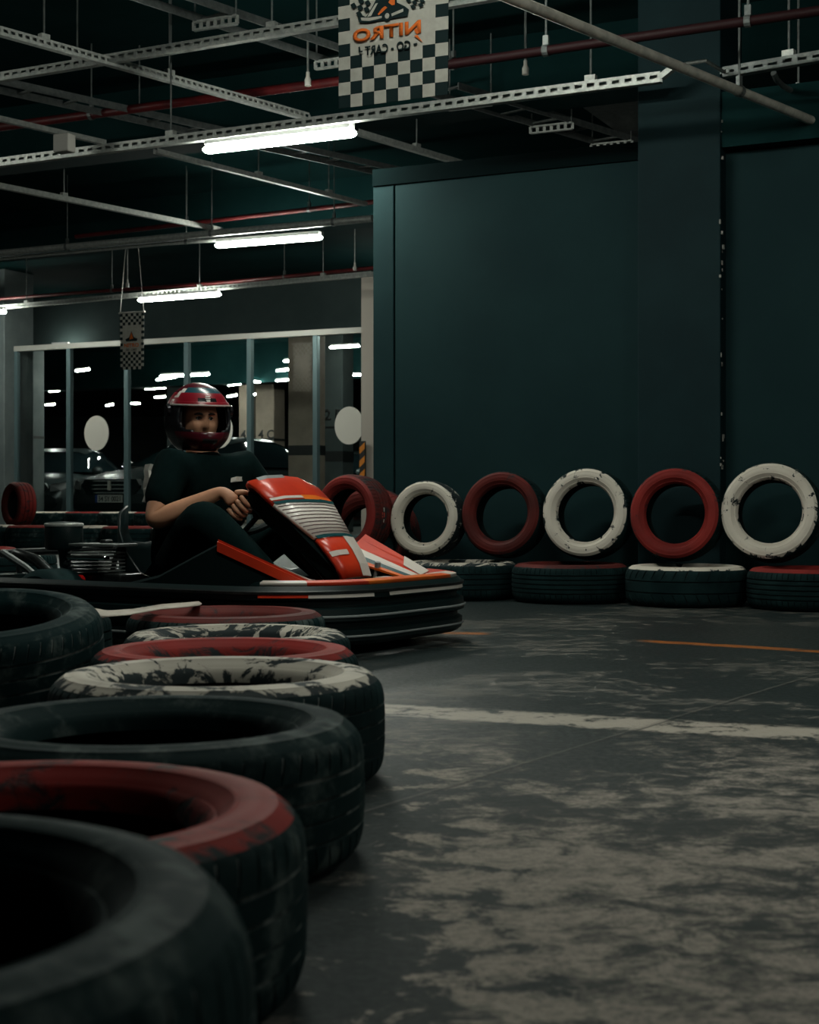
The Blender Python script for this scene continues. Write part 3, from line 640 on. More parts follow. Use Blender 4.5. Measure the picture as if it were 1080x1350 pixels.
stand(774,613,735,.12,'white standing tyre in the middle with chipped right edge', 'white_clean','rubber', lean=7, base=TOPZ)
stand(892,613,738,.11,'red standing tyre in front of the dark pillar', 'red','rubber', lean=6, base=TOPZ, spin=0)
stand(1016,608,741,.12,'large white standing tyre at the right edge', 'white_clean','rubber_dusty', lean=8, base=TOPZ)
stand(464,619,728,.04,'bright red standing tyre at the left end of the wall row', 'red','red_dark', W=.20, lean=4, yaw=-12, base=TOPZ, spin=0)
stand(490,640,775,.42,'red tyre standing behind, seen through the hole of the leftmost red one', 'red_dark','red_dark', W=.16, lean=0, yaw=0, base=0.0)
# coloured scuffs on treads of the standing row
def scuffs(t_, seq):
    for k, (a0, da, z0, z1, m_) in enumerate(seq):
        s_ = MB(); s_.grid([[V(TR*.9975*math.cos(a), TR*.9975*math.sin(a), TW*z) for a in (a0, a0+da/2, a0+da)] for z in (z0, z1)]); s_.build('paint_scuff', M[m_], t_)
SC = ((.10,.10,.45,.62,'sticker'), (-.04,.12,.48,.66,'k_red'), (-.16,.08,.46,.62,'sticker'))
for nm_ in ('dull brown-red standing', 'red standing tyre in front', 'bright red standing'):
    for ob in [o_ for o_ in COL.objects if str(o_.get('label','')).startswith(nm_)]: scuffs(ob, SC)
# rows farther back on the left
G = 'tyres of the back row'
t0 = V((46-CX)/F*17.1, 17.1, 0)
for i, (sm, lb) in enumerate((('white_clean','white-topped tyre at the left edge of the long back row'), ('red','red-topped tyre left in the long back row'), ('white_clean','white-topped tyre in the long back row below the parked car'), ('red','red-topped tyre in the long back row by the driver elbow'), ('white_clean','white-topped tyre of the long back row hidden behind the driver'))):
    tyre(t0+U*(.655*(i-1)), lb, 'far', sm, 'rubber_dusty', .325, .262, group=G)
G = 'tyres stacked two high before the glass'
t0 = V((68-CX)/F*20.6, 20.6, 0)
for i, sm in enumerate(('white_clean','red','white_clean','red','white_clean')):
    nm = ('first','second','third','fourth','fifth')[i]
    tyre(t0+U*(.56*i), nm+' lower tyre from the left, in the stacks before the glass', 'far', 'rubber', 'rubber', .275, .195, group=G)
    tyre(t0+U*(.56*i)+Z*.1955, nm+' upper tyre from the left, painted '+('white' if sm[0] == 'w' else 'red')+', in the stacks before the glass', 'far', sm, 'rubber_dusty', .275, .195, group=G)
tyre(V((2-CX)/F*8.75,8.75,0), 'white-topped tyre at the left edge behind the kart engine', 'mid', 'white_worn', 'rubber', .315, .25)
tyre(V((-42-CX)/F*9.45,9.45,0), 'red-topped tyre at the left edge behind the white-topped one', 'mid', 'red_worn', 'rubber', .315, .25)
pb = V((24-CX)/F*18.6, 18.6, 0); tyre(pb, 'tyre lying under the left standing red tyre by the column', 'far', 'rubber', 'rubber', .3, .2)
stand(24,634,694,0,'red standing tyre at the left edge by the grey column', 'red_dark','red', W=.24, lean=2, yaw=-24, P=(pb.x,pb.y,0), base=.205, group=None, kind='far')
# loose white strip on the far end of the near barrier
s = MB(); pts = [(100,804,.20),(140,812,.205),(175,809,.205),(215,802,.205),(250,799,.20),(266,797,.195)]; rows = []
for i, (px, py, z) in enumerate(pts):
    p = atz(px, py, z); q = p+V(-.02,.13-.012*i,.004); rows.append([p+V(0,-.05,-.001), p, q])
s.grid(rows); o = s.build('loose_strip', M['paper'], None, smooth=60); so = o.modifiers.new('solid','SOLIDIFY'); so.thickness = .003
tag(o, 'torn off-white strip lying on the last red-topped tyre', 'strip')
# ------------------------------------------------------------------ banners
def banner(c, wd, ht, cols_, rows_, label, blank, texts, cells=None, frame=None):
    """checked hanging banner; c = middle of the lower edge, seen from behind so its print reads mirrored"""
    t = empty('hanging_banner', c); tag(t, label, 'banner')
    s = MB(); cw, chh = wd/cols_, ht/rows_; th = .003
    for i in range(cols_):
        for j in range(rows_):
            b = (i+j) % 2 == 0
            if blank(i, j): b = False
            x0, z0 = -wd/2+i*cw, j*chh; f = lambda x, z: U*x+Z*z-N*(.004*math.sin(x*9+z*5))
            s.add([f(x0,z0), f(x0+cw,z0), f(x0+cw,z0+chh), f(x0,z0+chh)], [(0,1,2,3)], 1 if b else 0)
    o = s.build('fabric', [M['b_white'], M['b_black']], t); so = o.modifiers.new('solid','SOLIDIFY'); so.thickness = th
    s = MB(); s.tube([U*(-wd/2-.02)+Z*(ht+.01), U*(wd/2+.02)+Z*(ht+.01)], .011, 8); s.build('rod', M['boxgrey'], t)
    s = MB(); top = CZ-c.z
    s.tube([U*(-wd/2)+Z*(ht+.01), U*(-wd*.2)+Z*max(top,ht+.06)], .004, 5); s.tube([U*(wd/2)+Z*(ht+.01), U*(wd*.2)+Z*max(top,ht+.06)], .004, 5); s.build('cord', M['boxgrey'], t)
    return t
bc = V(-.064,5.6,0); bc.z = CH+(HY-134)*5.6/F
def big_blank(i, j):                              # the off-white field round the emblem
    if j < 3: return False
    if j == 3: return 2 <= i <= 5 and i not in (3,5)
    if j == 4: return 1 <= i <= 6
    return 1 <= i <= 7 and j < 14
BW, BHT = .452, 1.0
nb = banner(bc, BW, BHT, 9, 21, 'large checkered banner with mirrored orange lettering hanging at top centre', big_blank, None)
def bz(zx, zy):                                   # a mark of the photograph on the banner's own plane
    px, py = 440+zx/6.75, zy/6.75; d = V((px-CX)/F, 1, (HY-py)/F); o_ = V(0,0,CH); k = (bc-o_).dot(N)/d.dot(N); p = o_+d*k-bc
    return p-N*.010
def bpoly(name, pts, m, lift=0, par=None):
    s = MB(); s.prism([bz(*p)-N*lift for p in pts], N*.0015); return s.build(name, m, par or nb)
cN = bz(480,285); text_mesh('lettering', 'NITRO', .049*1.0, M['b_orange'], nb, cN, U, Z+U*0.0, mirror=True, wid=(bz(770,270)-bz(165,330)).length, bold=.035, label='orange mirrored lettering')
text_mesh('lettering', 'GO - CART', .034, M['b_black'], nb, bz(490,432), U, Z, mirror=True, wid=(bz(690,410)-bz(285,450)).length, bold=.02, label='black mirrored lettering')
bpoly('lightning_mark', [(745,255),(770,300),(750,310),(805,385),(725,325),(755,318),(725,275)], M['b_orange'], .001)
bpoly('dash_mark', [(722,395),(752,388),(752,402),(722,409)], M['b_black'], .001); bpoly('dash_mark', [(232,425),(245,420),(250,460),(268,457),(268,470),(235,474)], M['b_black'], .001)
em = bpoly('kart_emblem', [(228,175),(250,135),(300,160),(360,60),(420,-60),(560,-60),(575,30),(640,60),(680,90),(668,150),(520,175),(420,190),(320,210),(240,205)], M['b_black'], .001)
bpoly('emblem_nose', [(255,165),(330,165),(440,150),(440,168),(330,195),(260,190)], M['b_white'], .002, em)
bpoly('emblem_fairing', [(310,160),(385,40),(405,35),(345,150)], M['b_white'], .002, em)
bpoly('emblem_driver_arm', [(405,135),(440,85),(470,62),(490,75),(435,125),(415,142)], M['b_orange'], .002, em)
bpoly('emblem_driver_body', [(500,30),(545,-60),(560,-60),(555,50),(530,55)], M['b_orange'], .002, em)
bpoly('emblem_pod', [(525,130),(630,85),(632,110),(530,152)], M['b_white'], .002, em)
s = MB(); cc = bz(490,150); s.prism([cc-N*.002+U*(.017*math.cos(a))+Z*(.019*math.sin(a)) for a in [i*PI/9 for i in range(18)]], N*.001); w_ = s.build('emblem_wheel', M['b_black'], em)
s = MB(); s.prism([cc-N*.004+U*(.009*math.cos(a))+Z*(.010*math.sin(a)) for a in [i*PI/9 for i in range(18)]], N*.001); s.build('emblem_wheel', M['b_white'], em)
for k, (ox, oy, ux, uy, vx, vy) in enumerate(((160,50,34,-20,24,36), (650,0,34,-8,20,28))):
    for i in range(4):
        for j in range(3):
            if (i+j) % 2 == 0:
                q = lambda a, b: (ox+ux*a+vx*b, oy+uy*a+vy*b)
                bpoly('emblem_flag_check', [q(i,j),q(i+1,j),q(i+1,j+1),q(i,j+1)], M['b_black'], .001, em)
# the far small banner
fc = aty(174,487,19.0); BWf, BHf = 34/F*19/U.x*1.0, 74/F*19
def fb_blank(i, j): return 1 <= i <= 7 and 6 <= j <= 14 and not (j in (6,14) and i in (1,7))
fbn = banner(fc, BWf, BHf, 9, 19, 'small checkered banner hanging before the glass partition', fb_blank, None)
text_mesh('lettering', 'NITRO', .05, M['b_orange'], fbn, -N*.012+Z*(BHf*.43), U, Z, wid=BWf*.62, bold=.03, label='orange lettering')
text_mesh('lettering', 'GO - CART', .03, M['b_black'], fbn, -N*.012+Z*(BHf*.35), U, Z, wid=BWf*.45, bold=.02)
s = MB(); s.prism([-N*.012+U*(BWf*x)+Z*(BHf*z) for x, z in ((-.22,.50),(-.26,.54),(-.10,.57),(0,.68),(.10,.57),(.26,.54),(.22,.50))], N*.002); e2 = s.build('kart_emblem', M['b_black'], fbn)
s = MB(); s.prism([-N*.014+U*(BWf*x)+Z*(BHf*z) for x, z in ((-.08,.53),(.0,.66),(.08,.55))], N*.001); s.build('emblem_driver_body', M['b_orange'], e2)
# ------------------------------------------------------------------ go-kart  (local: x forward, y left, z up)
KO = V(-1.13, 6.2, 0); KH = math.radians(-32)
kart = empty('go_kart', KO, KH); tag(kart, 'low racing go-kart with red, orange and white bodywork and black bumper', 'go-kart')
def rrect(x0, x1, hw, rf, rr, n=8):               # rounded plan outline, counter-clockwise from rear right
    pts = []
    for cx_, cy_, r, a0 in ((x1-rf,-hw+rf,rf,-PI/2),(x1-rf,hw-rf,rf,0),(x0+rr,hw-rr,rr,PI/2),(x0+rr,-hw+rr,rr,PI)):
        for i in range(n+1): a = a0+i*PI/2/n; pts.append((cx_+r*math.cos(a), cy_+r*math.sin(a)))
    return pts
# bumper skirt: a closed ring of section (offset outward, z)
ol = rrect(-.36, 1.36, .62, .42, .2); nrm = []
for i in range(len(ol)):
    a, b = Vector(ol[i-1]), Vector(ol[(i+1) % len(ol)]); d = (b-a).normalized(); nrm.append(Vector((d.y, -d.x)))
def ring(sec, name, m, sm=40, par=kart):
    s = MB(); rows = [[V(p[0]+n_.x*o_, p[1]+n_.y*o_, z) for p, n_ in zip(ol, nrm)] for o_, z in sec]; rows.append(rows[0])
    s.grid(rows, closed=True); return fixn(s.build(name, m, par, smooth=sm))
bump = ring([(-.05,.245),(-.005,.25),(.01,.235),(.012,.205),(-.01,.195),(-.01,.18),(.016,.17),(.02,.13),(-.006,.12),(-.006,.105),(.012,.095),(.010,.06),(-.01,.045),(-.05,.05)], 'bumper', M['black'])
ring([(.013,.236),(.018,.232),(.018,.224),(.013,.220)], 'bumper_trim', M['metal_dark'], par=bump)
ring([(.021,.150),(.026,.147),(.026,.143),(.021,.140)], 'bumper_trim', M['k_grey'], par=bump)
ring([(.013,.080),(.018,.078),(.018,.074),(.013,.071)], 'bumper_trim', M['k_grey'], par=bump)
# front decals on the bumper
for a0, a1 in ((4,7),(8,11)):
    s = MB(); rows = [[V(ol[i][0]+nrm[i].x*o_, ol[i][1]+nrm[i].y*o_, z) for i in range(a0, a1+1)] for o_, z in ((.0145,.228),(.0165,.210))]
    s.grid(rows); o = s.build('decal', M['k_white'], bump)
s = MB(); s.grid([[V(ol[i][0]+nrm[i].x*o_, ol[i][1]+nrm[i].y*o_, z) for i in range(2, 5)] for o_, z in ((.0145,.228),(.0165,.212))]); s.build('decal', M['k_red'], bump)
s = MB(); s.prism([V(x,y,.05) for x, y in rrect(-.3,1.25,.42,.2,.1,4)], Z*.012); s.build('floor_pan', M['black_matt'], kart)
for sg in (-1,1):
    s = MB(); s.tube([(-.3,.30*sg,.085),(.2,.32*sg,.085),(.8,.33*sg,.085),(1.2,.22*sg,.085)], .016, 8); s.build('frame_tube', M['metal_dark'], kart, smooth=50)
    s = MB(); s.tube([(.95,.33*sg,.10),(1.0,.30*sg,.30)], .012, 8); s.build('frame_tube', M['k_grey'], kart, smooth=50)
# front fairing lip
s = MB(); fl = [i for i in range(2, 16)]; rows = []
for o_, z in ((-.01,.250),(-.012,.262),(-.05,.268),(-.13,.258),(-.13,.252)): rows.append([V(ol[i][0]+nrm[i].x*o_, ol[i][1]+nrm[i].y*o_, z) for i in fl])
s.grid(rows)
nfl = len(fl)-1
for q in range(len(s.f)):
    j = q % nfl; s.m[q] = 2 if j in (0,1) else (0 if j < 5 else (1 if j < 8 else (2 if j < 10 else 0)))
nose = s.build('nose_fairing', [M['k_red'], M['k_orange'], M['k_white']], kart, smooth=40); so = nose.modifiers.new('solid','SOLIDIFY'); so.thickness = .006
# side pods with sloped coloured panels
for sg in (-1,1):
    po, pi_ = .47*sg, .30*sg
    top = [(.30,.20,.0),(.36,.23,0),(.55,.27,0),(.72,.345,0),(.83,.392,0),(1.17,.252,-.07)]
    s = MB(); rows = []
    for x, z, dy in top:
        zi = max(.2, z-.09*max(0,min(1,(z-.2)/.15))); rows.append([V(x,po+dy*sg,.10), V(x,po+dy*sg,z-.01), V(x,po+dy*sg-.01*sg,z), V(x,pi_+.01*sg,zi), V(x,pi_,zi-.01), V(x,pi_,.10)])
    s.grid(rows); s.add(rows[0], [tuple(range(6))]); s.add(rows[-1], [tuple(range(6))]); pod = fixn(s.build('side_pod', M['black_matt'], kart, smooth=30))
    # panel in strips: red, white, red, dark teal running along the slope
    a, b = V(.828,po,.396), V(1.172,po-.07*sg,.256); a2, b2 = V(.828,pi_,.308), V(1.172,pi_-.02*sg,.228)
    cuts = (0,.22,.50,.72,.88,1.0); ms = ('k_red','k_red','k_white','k_teal','k_orange')
    for k in range(5):
        p = [a.lerp(a2,cuts[k]), b.lerp(b2,cuts[k]), b.lerp(b2,cuts[k+1]), a.lerp(a2,cuts[k+1])]
        s = MB(); s.prism(p, Z*.008); s.build('stripe', M[ms[k]], pod)
    s = MB(); s.prism([a.lerp(a2,.0).lerp(b,.62)+Z*.009, a.lerp(b,1.0)+Z*.009, b.lerp(b2,.5)+Z*.009, a.lerp(b,.72).lerp(a2.lerp(b2,.72),.4)+Z*.009], Z*.003); s.build('decal', M['k_white'], pod)
    s = MB(); s.prism([a+Z*0, b+Z*0, b-Z*.035, a-Z*.035], V(0,.006*sg,0)); s.build('edge_band', M['k_red'], pod)
# steering fairing: orange head, striped middle, red foot
def pan(x, z, hw, bul=.0, lift=0):                # one cross line of the panel
    d = V(.62,0,.78); return [V(x,-hw,z)+d*lift, V(x,-hw*.55,z)+d*(bul+lift), V(x,0,z)+d*(bul*1.25+lift), V(x,hw*.55,z)+d*(bul+lift), V(x,hw,z)+d*lift]
rib = [(.70,.555,.11,.012),(.71,.595,.165,.022),(.74,.612,.190,.024),(.785,.592,.198,.020),(.83,.556,.196,.014),(.862,.530,.190,.010)]
s = MB(); s.grid([pan(*r) for r in rib]); sf = s.build('steering_fairing', M['k_red'], kart, smooth=50); so = sf.modifiers.new('solid','SOLIDIFY'); so.thickness = .016; so.offset = 1
mid = [(.864,.528,.190,.010),(1.00,.405,.118,.008)]
s = MB(); s.grid([pan(*r) for r in mid]); p = s.build('striped_panel', M['k_white'], sf, smooth=50); so = p.modifiers.new('solid','SOLIDIFY'); so.thickness = .016; so.offset = 1
def lerp4(a, b, f): return tuple(a[i]+(b[i]-a[i])*f for i in range(4))
for k in range(9):
    f0 = .08+k*.1; s = MB(); s.grid([pan(*lerp4(mid[0],mid[1],f0), lift=.0015), pan(*lerp4(mid[0],mid[1],f0+.022), lift=.0015)]); s.build('pinstripe', mat('pinstripe',(.09,.05,.05),.5) if k == 0 else bpy.data.materials['pinstripe'], sf)
for f0, f1 in ((-.05,.03),(.97,1.05)):
    s = MB(); s.grid([pan(*lerp4(mid[0],mid[1],f0), lift=.003), pan(*lerp4(mid[0],mid[1],f1), lift=.003)]); s.build('teal_band', M['k_teal'], sf)
ft = [(1.005,.400,.117,.008),(1.05,.35,.108,.008),(1.085,.30,.098,.007),(1.105,.255,.092,.005)]
s = MB(); s.grid([pan(*r) for r in ft]); p = s.build('fairing_foot', M['k_red'], sf, smooth=50); so = p.modifiers.new('solid','SOLIDIFY'); so.thickness = .016; so.offset = 1
s = MB(); q = [pan(*ft[i], lift=.003) for i in range(4)]; s.grid([[r[2].lerp(r[3],.6), r[3], r[4]] for r in q]); s.build('decal', M['k_white'], sf)
s = MB(); s.grid([[r[0], r[1], r[2]] for r in (pan(*lerp4(ft[1],ft[2],.0), lift=.003), pan(*lerp4(ft[1],ft[2],.35), lift=.003))]); s.build('decal', M['k_white'], sf)
q = [pan(*lerp4(rib[2],rib[5],f), lift=.003) for f in (.25,.45)]; s = MB(); s.grid([[r[1], r[2], r[2].lerp(r[3],.6)] for r in q]); s.build('decal', M['k_orange'], sf)
q = [pan(*lerp4(rib[2],rib[5],f), lift=.003) for f in (-.02,.10)]; s = MB(); s.grid([[r[0].lerp(r[1],.5), r[1], r[2]] for r in q]); s.build('decal', M['k_grey'], sf)
q = [pan(*lerp4(rib[2],rib[5],f), lift=.003) for f in (.80,.90)]; s = MB(); s.grid([r[:3] for r in q]); s.build('decal', M['k_white'], sf)
q = [pan(*lerp4(rib[2],rib[5],f), lift=.003) for f in (.72,.96)]; s = MB(); s.grid([r[2:] for r in q]); s.build('decal', M['k_orange'], sf)
# black underside cheek of the fairing
for sg in (-1,1):
    s = MB(); s.prism([V(.735,.178*sg,.575),V(.86,.172*sg,.508),V(1.0,.10*sg,.385),V(1.09,.075*sg,.255),V(1.02,.075*sg,.25),V(.93,.10*sg,.34),V(.80,.15*sg,.45),V(.72,.165*sg,.53)], V(0,-.012*sg,0)); s.build('cheek', M['black_matt'], sf)
# steering wheel and column
WC = V(.665,0,.50); wn_ = V(-.66,0,.75).normalized(); wt = V(0,1,0).cross(wn_).normalized(); wt = wt if wt.z > 0 else -wt
s = MB(); WR = .145; s.tube([WC+V(0,1,0)*(WR*math.cos(a))+wt*(WR*.88*math.sin(a)) for a in [i*2*PI/28 for i in range(29)]], .014, 8, cap=False)
for a in (PI*.0,PI,PI*1.5): s.bar(WC, WC+V(0,1,0)*(WR*math.cos(a))+wt*(WR*.88*math.sin(a)), .03, .008, up=wn_)
s.lathe([(0,.012),(.04,.012),(.045,0),(0,0)], 16, WC, wn_); s.build('steering_wheel', M['black'], kart, smooth=40)
s = MB(); s.tube([WC, V(1.06,0,.12)], .013, 8); s.build('steering_column', M['metal_dark'], kart)
# wheels
def kwheel(x, y, r, wd, steer=0):
    ax = V(math.sin(steer),math.cos(steer),0); c = V(x,y,r); h = wd/2
    s = MB(); s.lathe([(r*.5,-h),(r*.82,-h),(r*.96,-h*.82),(r,-h*.5),(r,h*.5),(r*.96,h*.82),(r*.82,h),(r*.5,h)], 28, c, ax); t_ = s.build('wheel', M['rubber'], kart, smooth=40)
    s = MB(); s.lathe([(r*.52,-h*.9),(r*.48,-h*.95),(r*.42,-h*.5),(r*.16,-h*.3),(.02,-h*.35),(0,-h*.35)], 20, c, ax); s.lathe([(r*.52,h*.9),(r*.48,h*.95),(r*.42,h*.5),(r*.16,h*.3),(.02,h*.35),(0,h*.35)], 20, c, ax); s.build('rim', M['galv'], t_, smooth=40)
kwheel(1.0,-.40,.13,.12,.12); kwheel(1.0,.40,.13,.12,.12); kwheel(0,-.45,.14,.19); kwheel(0,.45,.14,.19)
s = MB(); s.tube([(0,-.5,.14),(0,.5,.14)], .02, 10); s.build('rear_axle', M['chrome'], kart, smooth=40)
s = MB(); s.tube([(1.0,-.38,.13),(.98,-.26,.12),(.98,.26,.12),(1.0,.38,.13)], .016, 8); s.build('front_axle', M['metal_dark'], kart, smooth=40)
# seat: a bucket shell
s = MB(); prof = [(.62,.10,.15),(.50,.09,.17),(.34,.085,.18),(.20,.11,.185),(.13,.19,.19),(.09,.27,.18),(.07,.34,.16),(.065,.37,.11)]; rows = []
for x, z, hw in prof:
    k = .10 if x > .3 else .12
    rows.append([V(x+.03,-hw-.02,z+k+.03), V(x+.01,-hw,z+k*.5), V(x,-hw*.75,z+.01), V(x,0,z), V(x,hw*.75,z+.01), V(x+.01,hw,z+k*.5), V(x+.03,hw+.02,z+k+.03)])
s.grid(rows); seat = s.build('seat', M['black'], kart, smooth=60); so = seat.modifiers.new('solid','SOLIDIFY'); so.thickness = .012
for sg in (-1,1):
    s = MB(); s.tube([(.08,.17*sg,.36),(.10,.22*sg,.29),(.10,.25*sg,.20),(.22,.28*sg,.10)], .011, 8); s.build('seat_strut', M['k_grey'], kart, smooth=50)
# engine, tank, exhaust at the right rear
eng = MB(); eng.box((-.02,-.36,.10),(.26,-.22,.26)); eo = eng.build('engine', M['metal_dark'], kart, bevel=.01)
for i in range(6):
    s = MB(); s.box((.0,-.37,.265+i*.014),(.16,-.22,.271+i*.014)); s.build('cooling_fin', M['galv_dim'], eo)
s = MB(); s.lathe([(0,.0),(.068,.0),(.075,.01),(.075,.095),(.07,.108),(0,.112)], 24, (-.13,-.26,.345)); s.build('air_filter', M['black'], eo, smooth=40)
s = MB(); s.lathe([(.0755,.092),(.078,.094),(.078,.102),(.074,.106)], 24, (-.13,-.26,.345)); s.build('filter_rim', M['galv'], eo, smooth=40)
s = MB(); s.tube([(-.13,-.26,.35),(-.12,-.26,.28),(-.02,-.28,.22)], .025, 10); s.build('intake', M['black'], eo, smooth=40)
s = MB(); s.lathe([(0,0),(.026,0),(.026,.03),(.02,.035),(0,.035)], 14, (.06,-.22,.352)); s.build('filler_cap', M['metal_dark'], eo)
s = MB(); s.box((-.04,-.33,.36),(.20,-.19,.373)); s.build('cover_plate', M['galv_dim'], eo, bevel=.004)
s = MB(); s.box((.02,-.40,.315),(.22,-.37,.33)); s.build('cover_plate', M['chrome'], eo, bevel=.004)
s = MB(); s.tube([(-.22,-.50,.34),(-.12,-.47,.28),(.08,-.42,.12)], .014, 8); s.build('guard_bar', M['galv_dim'], eo, smooth=40)
s = MB(); s.tube([(-.30,-.36,.32),(-.22,-.42,.33),(-.12,-.42,.31),(.0,-.38,.2)], .022, 10); s.build('exhaust', M['metal_dark'], eo, smooth=40)
s = MB(); s.lathe([(0,.0),(.02,.0),(.02,.02),(0,.022)], 12, (.075,-.372,.235), (0,-1,0)); s.build('red_cap', M['redlamp'], eo)
s = MB(); s.box((.0,-.372,.225),(.05,-.362,.245)); s.build('name_plate', M['sticker'], eo)
s = MB(); s.tube([(-.34,-.5,.32),(-.36,-.3,.33),(-.36,.3,.33),(-.34,.5,.32)], .016, 8); s.tube([(-.35,-.3,.33),(-.33,-.3,.2)], .012, 6); s.tube([(-.35,.3,.33),(-.33,.3,.2)], .012, 6); s.build('rear_guard', M['metal_dark'], kart, smooth=40)
s = MB(); s.box((.72,-.20,.10),(.92,.10,.24)); s.build('fuel_tank', mat('tank',(.10,.115,.115),.45), kart, bevel=.03)
for sg in (-1,1):
    s = MB(); s.bar((1.06,.2*sg,.08),(1.10,.2*sg,.24), .03, .012, up=V(0,1,0)); s.bar((1.09,.2*sg-.04,.23),(1.09,.2*sg+.04,.23), .03, .04); s.build('pedal', M['galv'], kart)
# ------------------------------------------------------------------ driver, seated in the kart (same local frame)
drv = empty('person', KO+Z*.0, KH); tag(drv, 'person in a red full-face helmet and black T-shirt driving the go-kart', 'person')
def skin_obj(name, chains, m, parent, sub=2, loc=None, ring_root=0):
    """chains: list of [(point, radius), ...]; equal points are shared"""
    vs = []; rs = []; es = []; idx = {}
    roots = []
    def vid(p, r):
        k = tuple(round(c, 5) for c in p)
        if k not in idx: idx[k] = len(vs); vs.append(k); rs.append(r)
        return idx[k]
    for ch in chains:
        prev = None
        for i, (p, r) in enumerate(ch):
            new = tuple(round(c, 5) for c in p) not in idx
            j = vid(p, r)
            if i == 0 and new: roots.append(j)
            if prev is not None: es.append((prev, j))
            prev = j
    me = bpy.data.meshes.new(name); me.from_pydata(vs, es, []); o = bpy.data.objects.new(name, me); COL.objects.link(o); o.parent = parent
    sk = o.modifiers.new('skin', 'SKIN'); sk.use_smooth_shade = True
    layer = me.skin_vertices[0] if me.skin_vertices else None
    if layer is None:
        bpy.context.view_layer.objects.active = o; layer = me.skin_vertices[0]
    for i, r in enumerate(rs):
        layer.data[i].radius = r if isinstance(r, tuple) else (r, r); layer.data[i].use_root = i in roots
    sb = o.modifiers.new('sub', 'SUBSURF'); sb.levels = sub; sb.render_levels = sub
    me.materials.append(m)
    return o
sh = {-1: V(.375,-.185,.672), 1: V(.425,.185,.672)}
el = {-1: V(.385,-.315,.458), 1: V(.50,.31,.48)}
hip = {-1: V(.27,-.10,.20), 1: V(.27,.10,.20)}; kn = {-1: V(.615,-.305,.492), 1: V(.60,.235,.415)}; an = {-1: V(.97,-.2,.16), 1: V(.97,.2,.16)}
pel, wst, chs, nk0, nk1 = V(.25,0,.22), V(.275,0,.38), V(.355,0,.56), V(.365,0,.715), V(.350,0,.79)
def grip(sg):                                      # frame of the hand on the wheel rim
    ang = .15 if sg < 0 else .45
    rimp = WC+V(0,1,0)*(WR*sg*math.cos(ang))+wt*(WR*.88*math.sin(ang)); o_ = V(0,1,0)*sg*math.cos(ang)+wt*math.sin(ang); tt_ = (wt*math.cos(ang)-V(0,1,0)*sg*math.sin(ang))
    return rimp, o_.normalized(), tt_.normalized()
chains = [[(pel,.085),(wst,.09),(chs,.105),(nk0,.06),(nk1,.055)]]
for sg in (-1,1):
    rimp, oo, tt_ = grip(sg); nn = wn_
    wr = rimp+oo*.045+nn*.085-tt_*.01
    chains.append([(chs,.105),(sh[sg],.060),(sh[sg].lerp(el[sg],.55),.052),(el[sg],.044),(el[sg].lerp(wr,.35),.043),(el[sg].lerp(wr,.75),.032),(wr,.026),(rimp+oo*.042+nn*.045,(.030,.022)),(rimp+oo*.038+nn*.018,(.033,.016))])
    chains.append([(pel,.085),(hip[sg],.070),(hip[sg].lerp(kn[sg],.5),.068),(kn[sg],.056),(kn[sg].lerp(an[sg],.35),.056),(an[sg],.036),(an[sg]+V(.04,0,-.03),.035),(an[sg]+V(.14,0,.03),.03)])
    for k, (tk, ln) in enumerate(((.036,.95),(.013,1.08),(-.011,1.0),(-.034,.82))):
        b = rimp+tt_*tk
        chains.append([(b+oo*.038+nn*.026,.0105),(b+oo*.036-nn*.010*ln,.0105),(b+oo*.018-nn*.028*ln,.0098),(b-oo*.010*ln-nn*.028,.0092),(b-oo*.024*ln-nn*.010,.0082)])
    chains.append([(rimp+oo*.034+nn*.052+tt_*.020,.0125),(rimp+oo*.016+nn*.040+tt_*.044,.0115),(rimp-oo*.010+nn*.026+tt_*.052,.0105),(rimp-oo*.030+nn*.018+tt_*.050,.009)])
body = skin_obj('body', chains, M['skin'], drv)
ts = [[(pel-Z*.02,.13),(wst+Z*-.03,.142),(wst+Z*.05,.138),(chs-Z*.03,.150),(chs+Z*.06+V(.005,0,0),.130),(nk0-Z*.025,.092),(nk0+Z*.035,.072)]]
for sg in (-1,1):
    ts.append([(chs+Z*.06+V(.005,0,0),.130),(sh[sg]+Z*.004,.082),(sh[sg].lerp(el[sg],.45),.072),(sh[sg].lerp(el[sg],.80),.070)])
shirt = skin_obj('t_shirt', ts, M['cloth'], drv)
tr = [[(pel+V(0,0,.10),.13),(pel,.135)]]
for sg in (-1,1):
    tr.append([(pel,.135),(hip[sg],.10),(hip[sg].lerp(kn[sg],.5),.092),(kn[sg],.082),(kn[sg].lerp(an[sg],.4),.070),(an[sg]+V(-.03,0,.02),.052)])
skin_obj('trousers', tr, M['cloth'], drv)
for sg in (-1,1):
    a = an[sg]; skin_obj('shoe', [[(a+V(-.045,0,-.055),.038),(a+V(.02,0,-.045),.040),(a+V(.10,0,.0),.042),(a+V(.165,0,.045),.032)]], M['black'], drv)
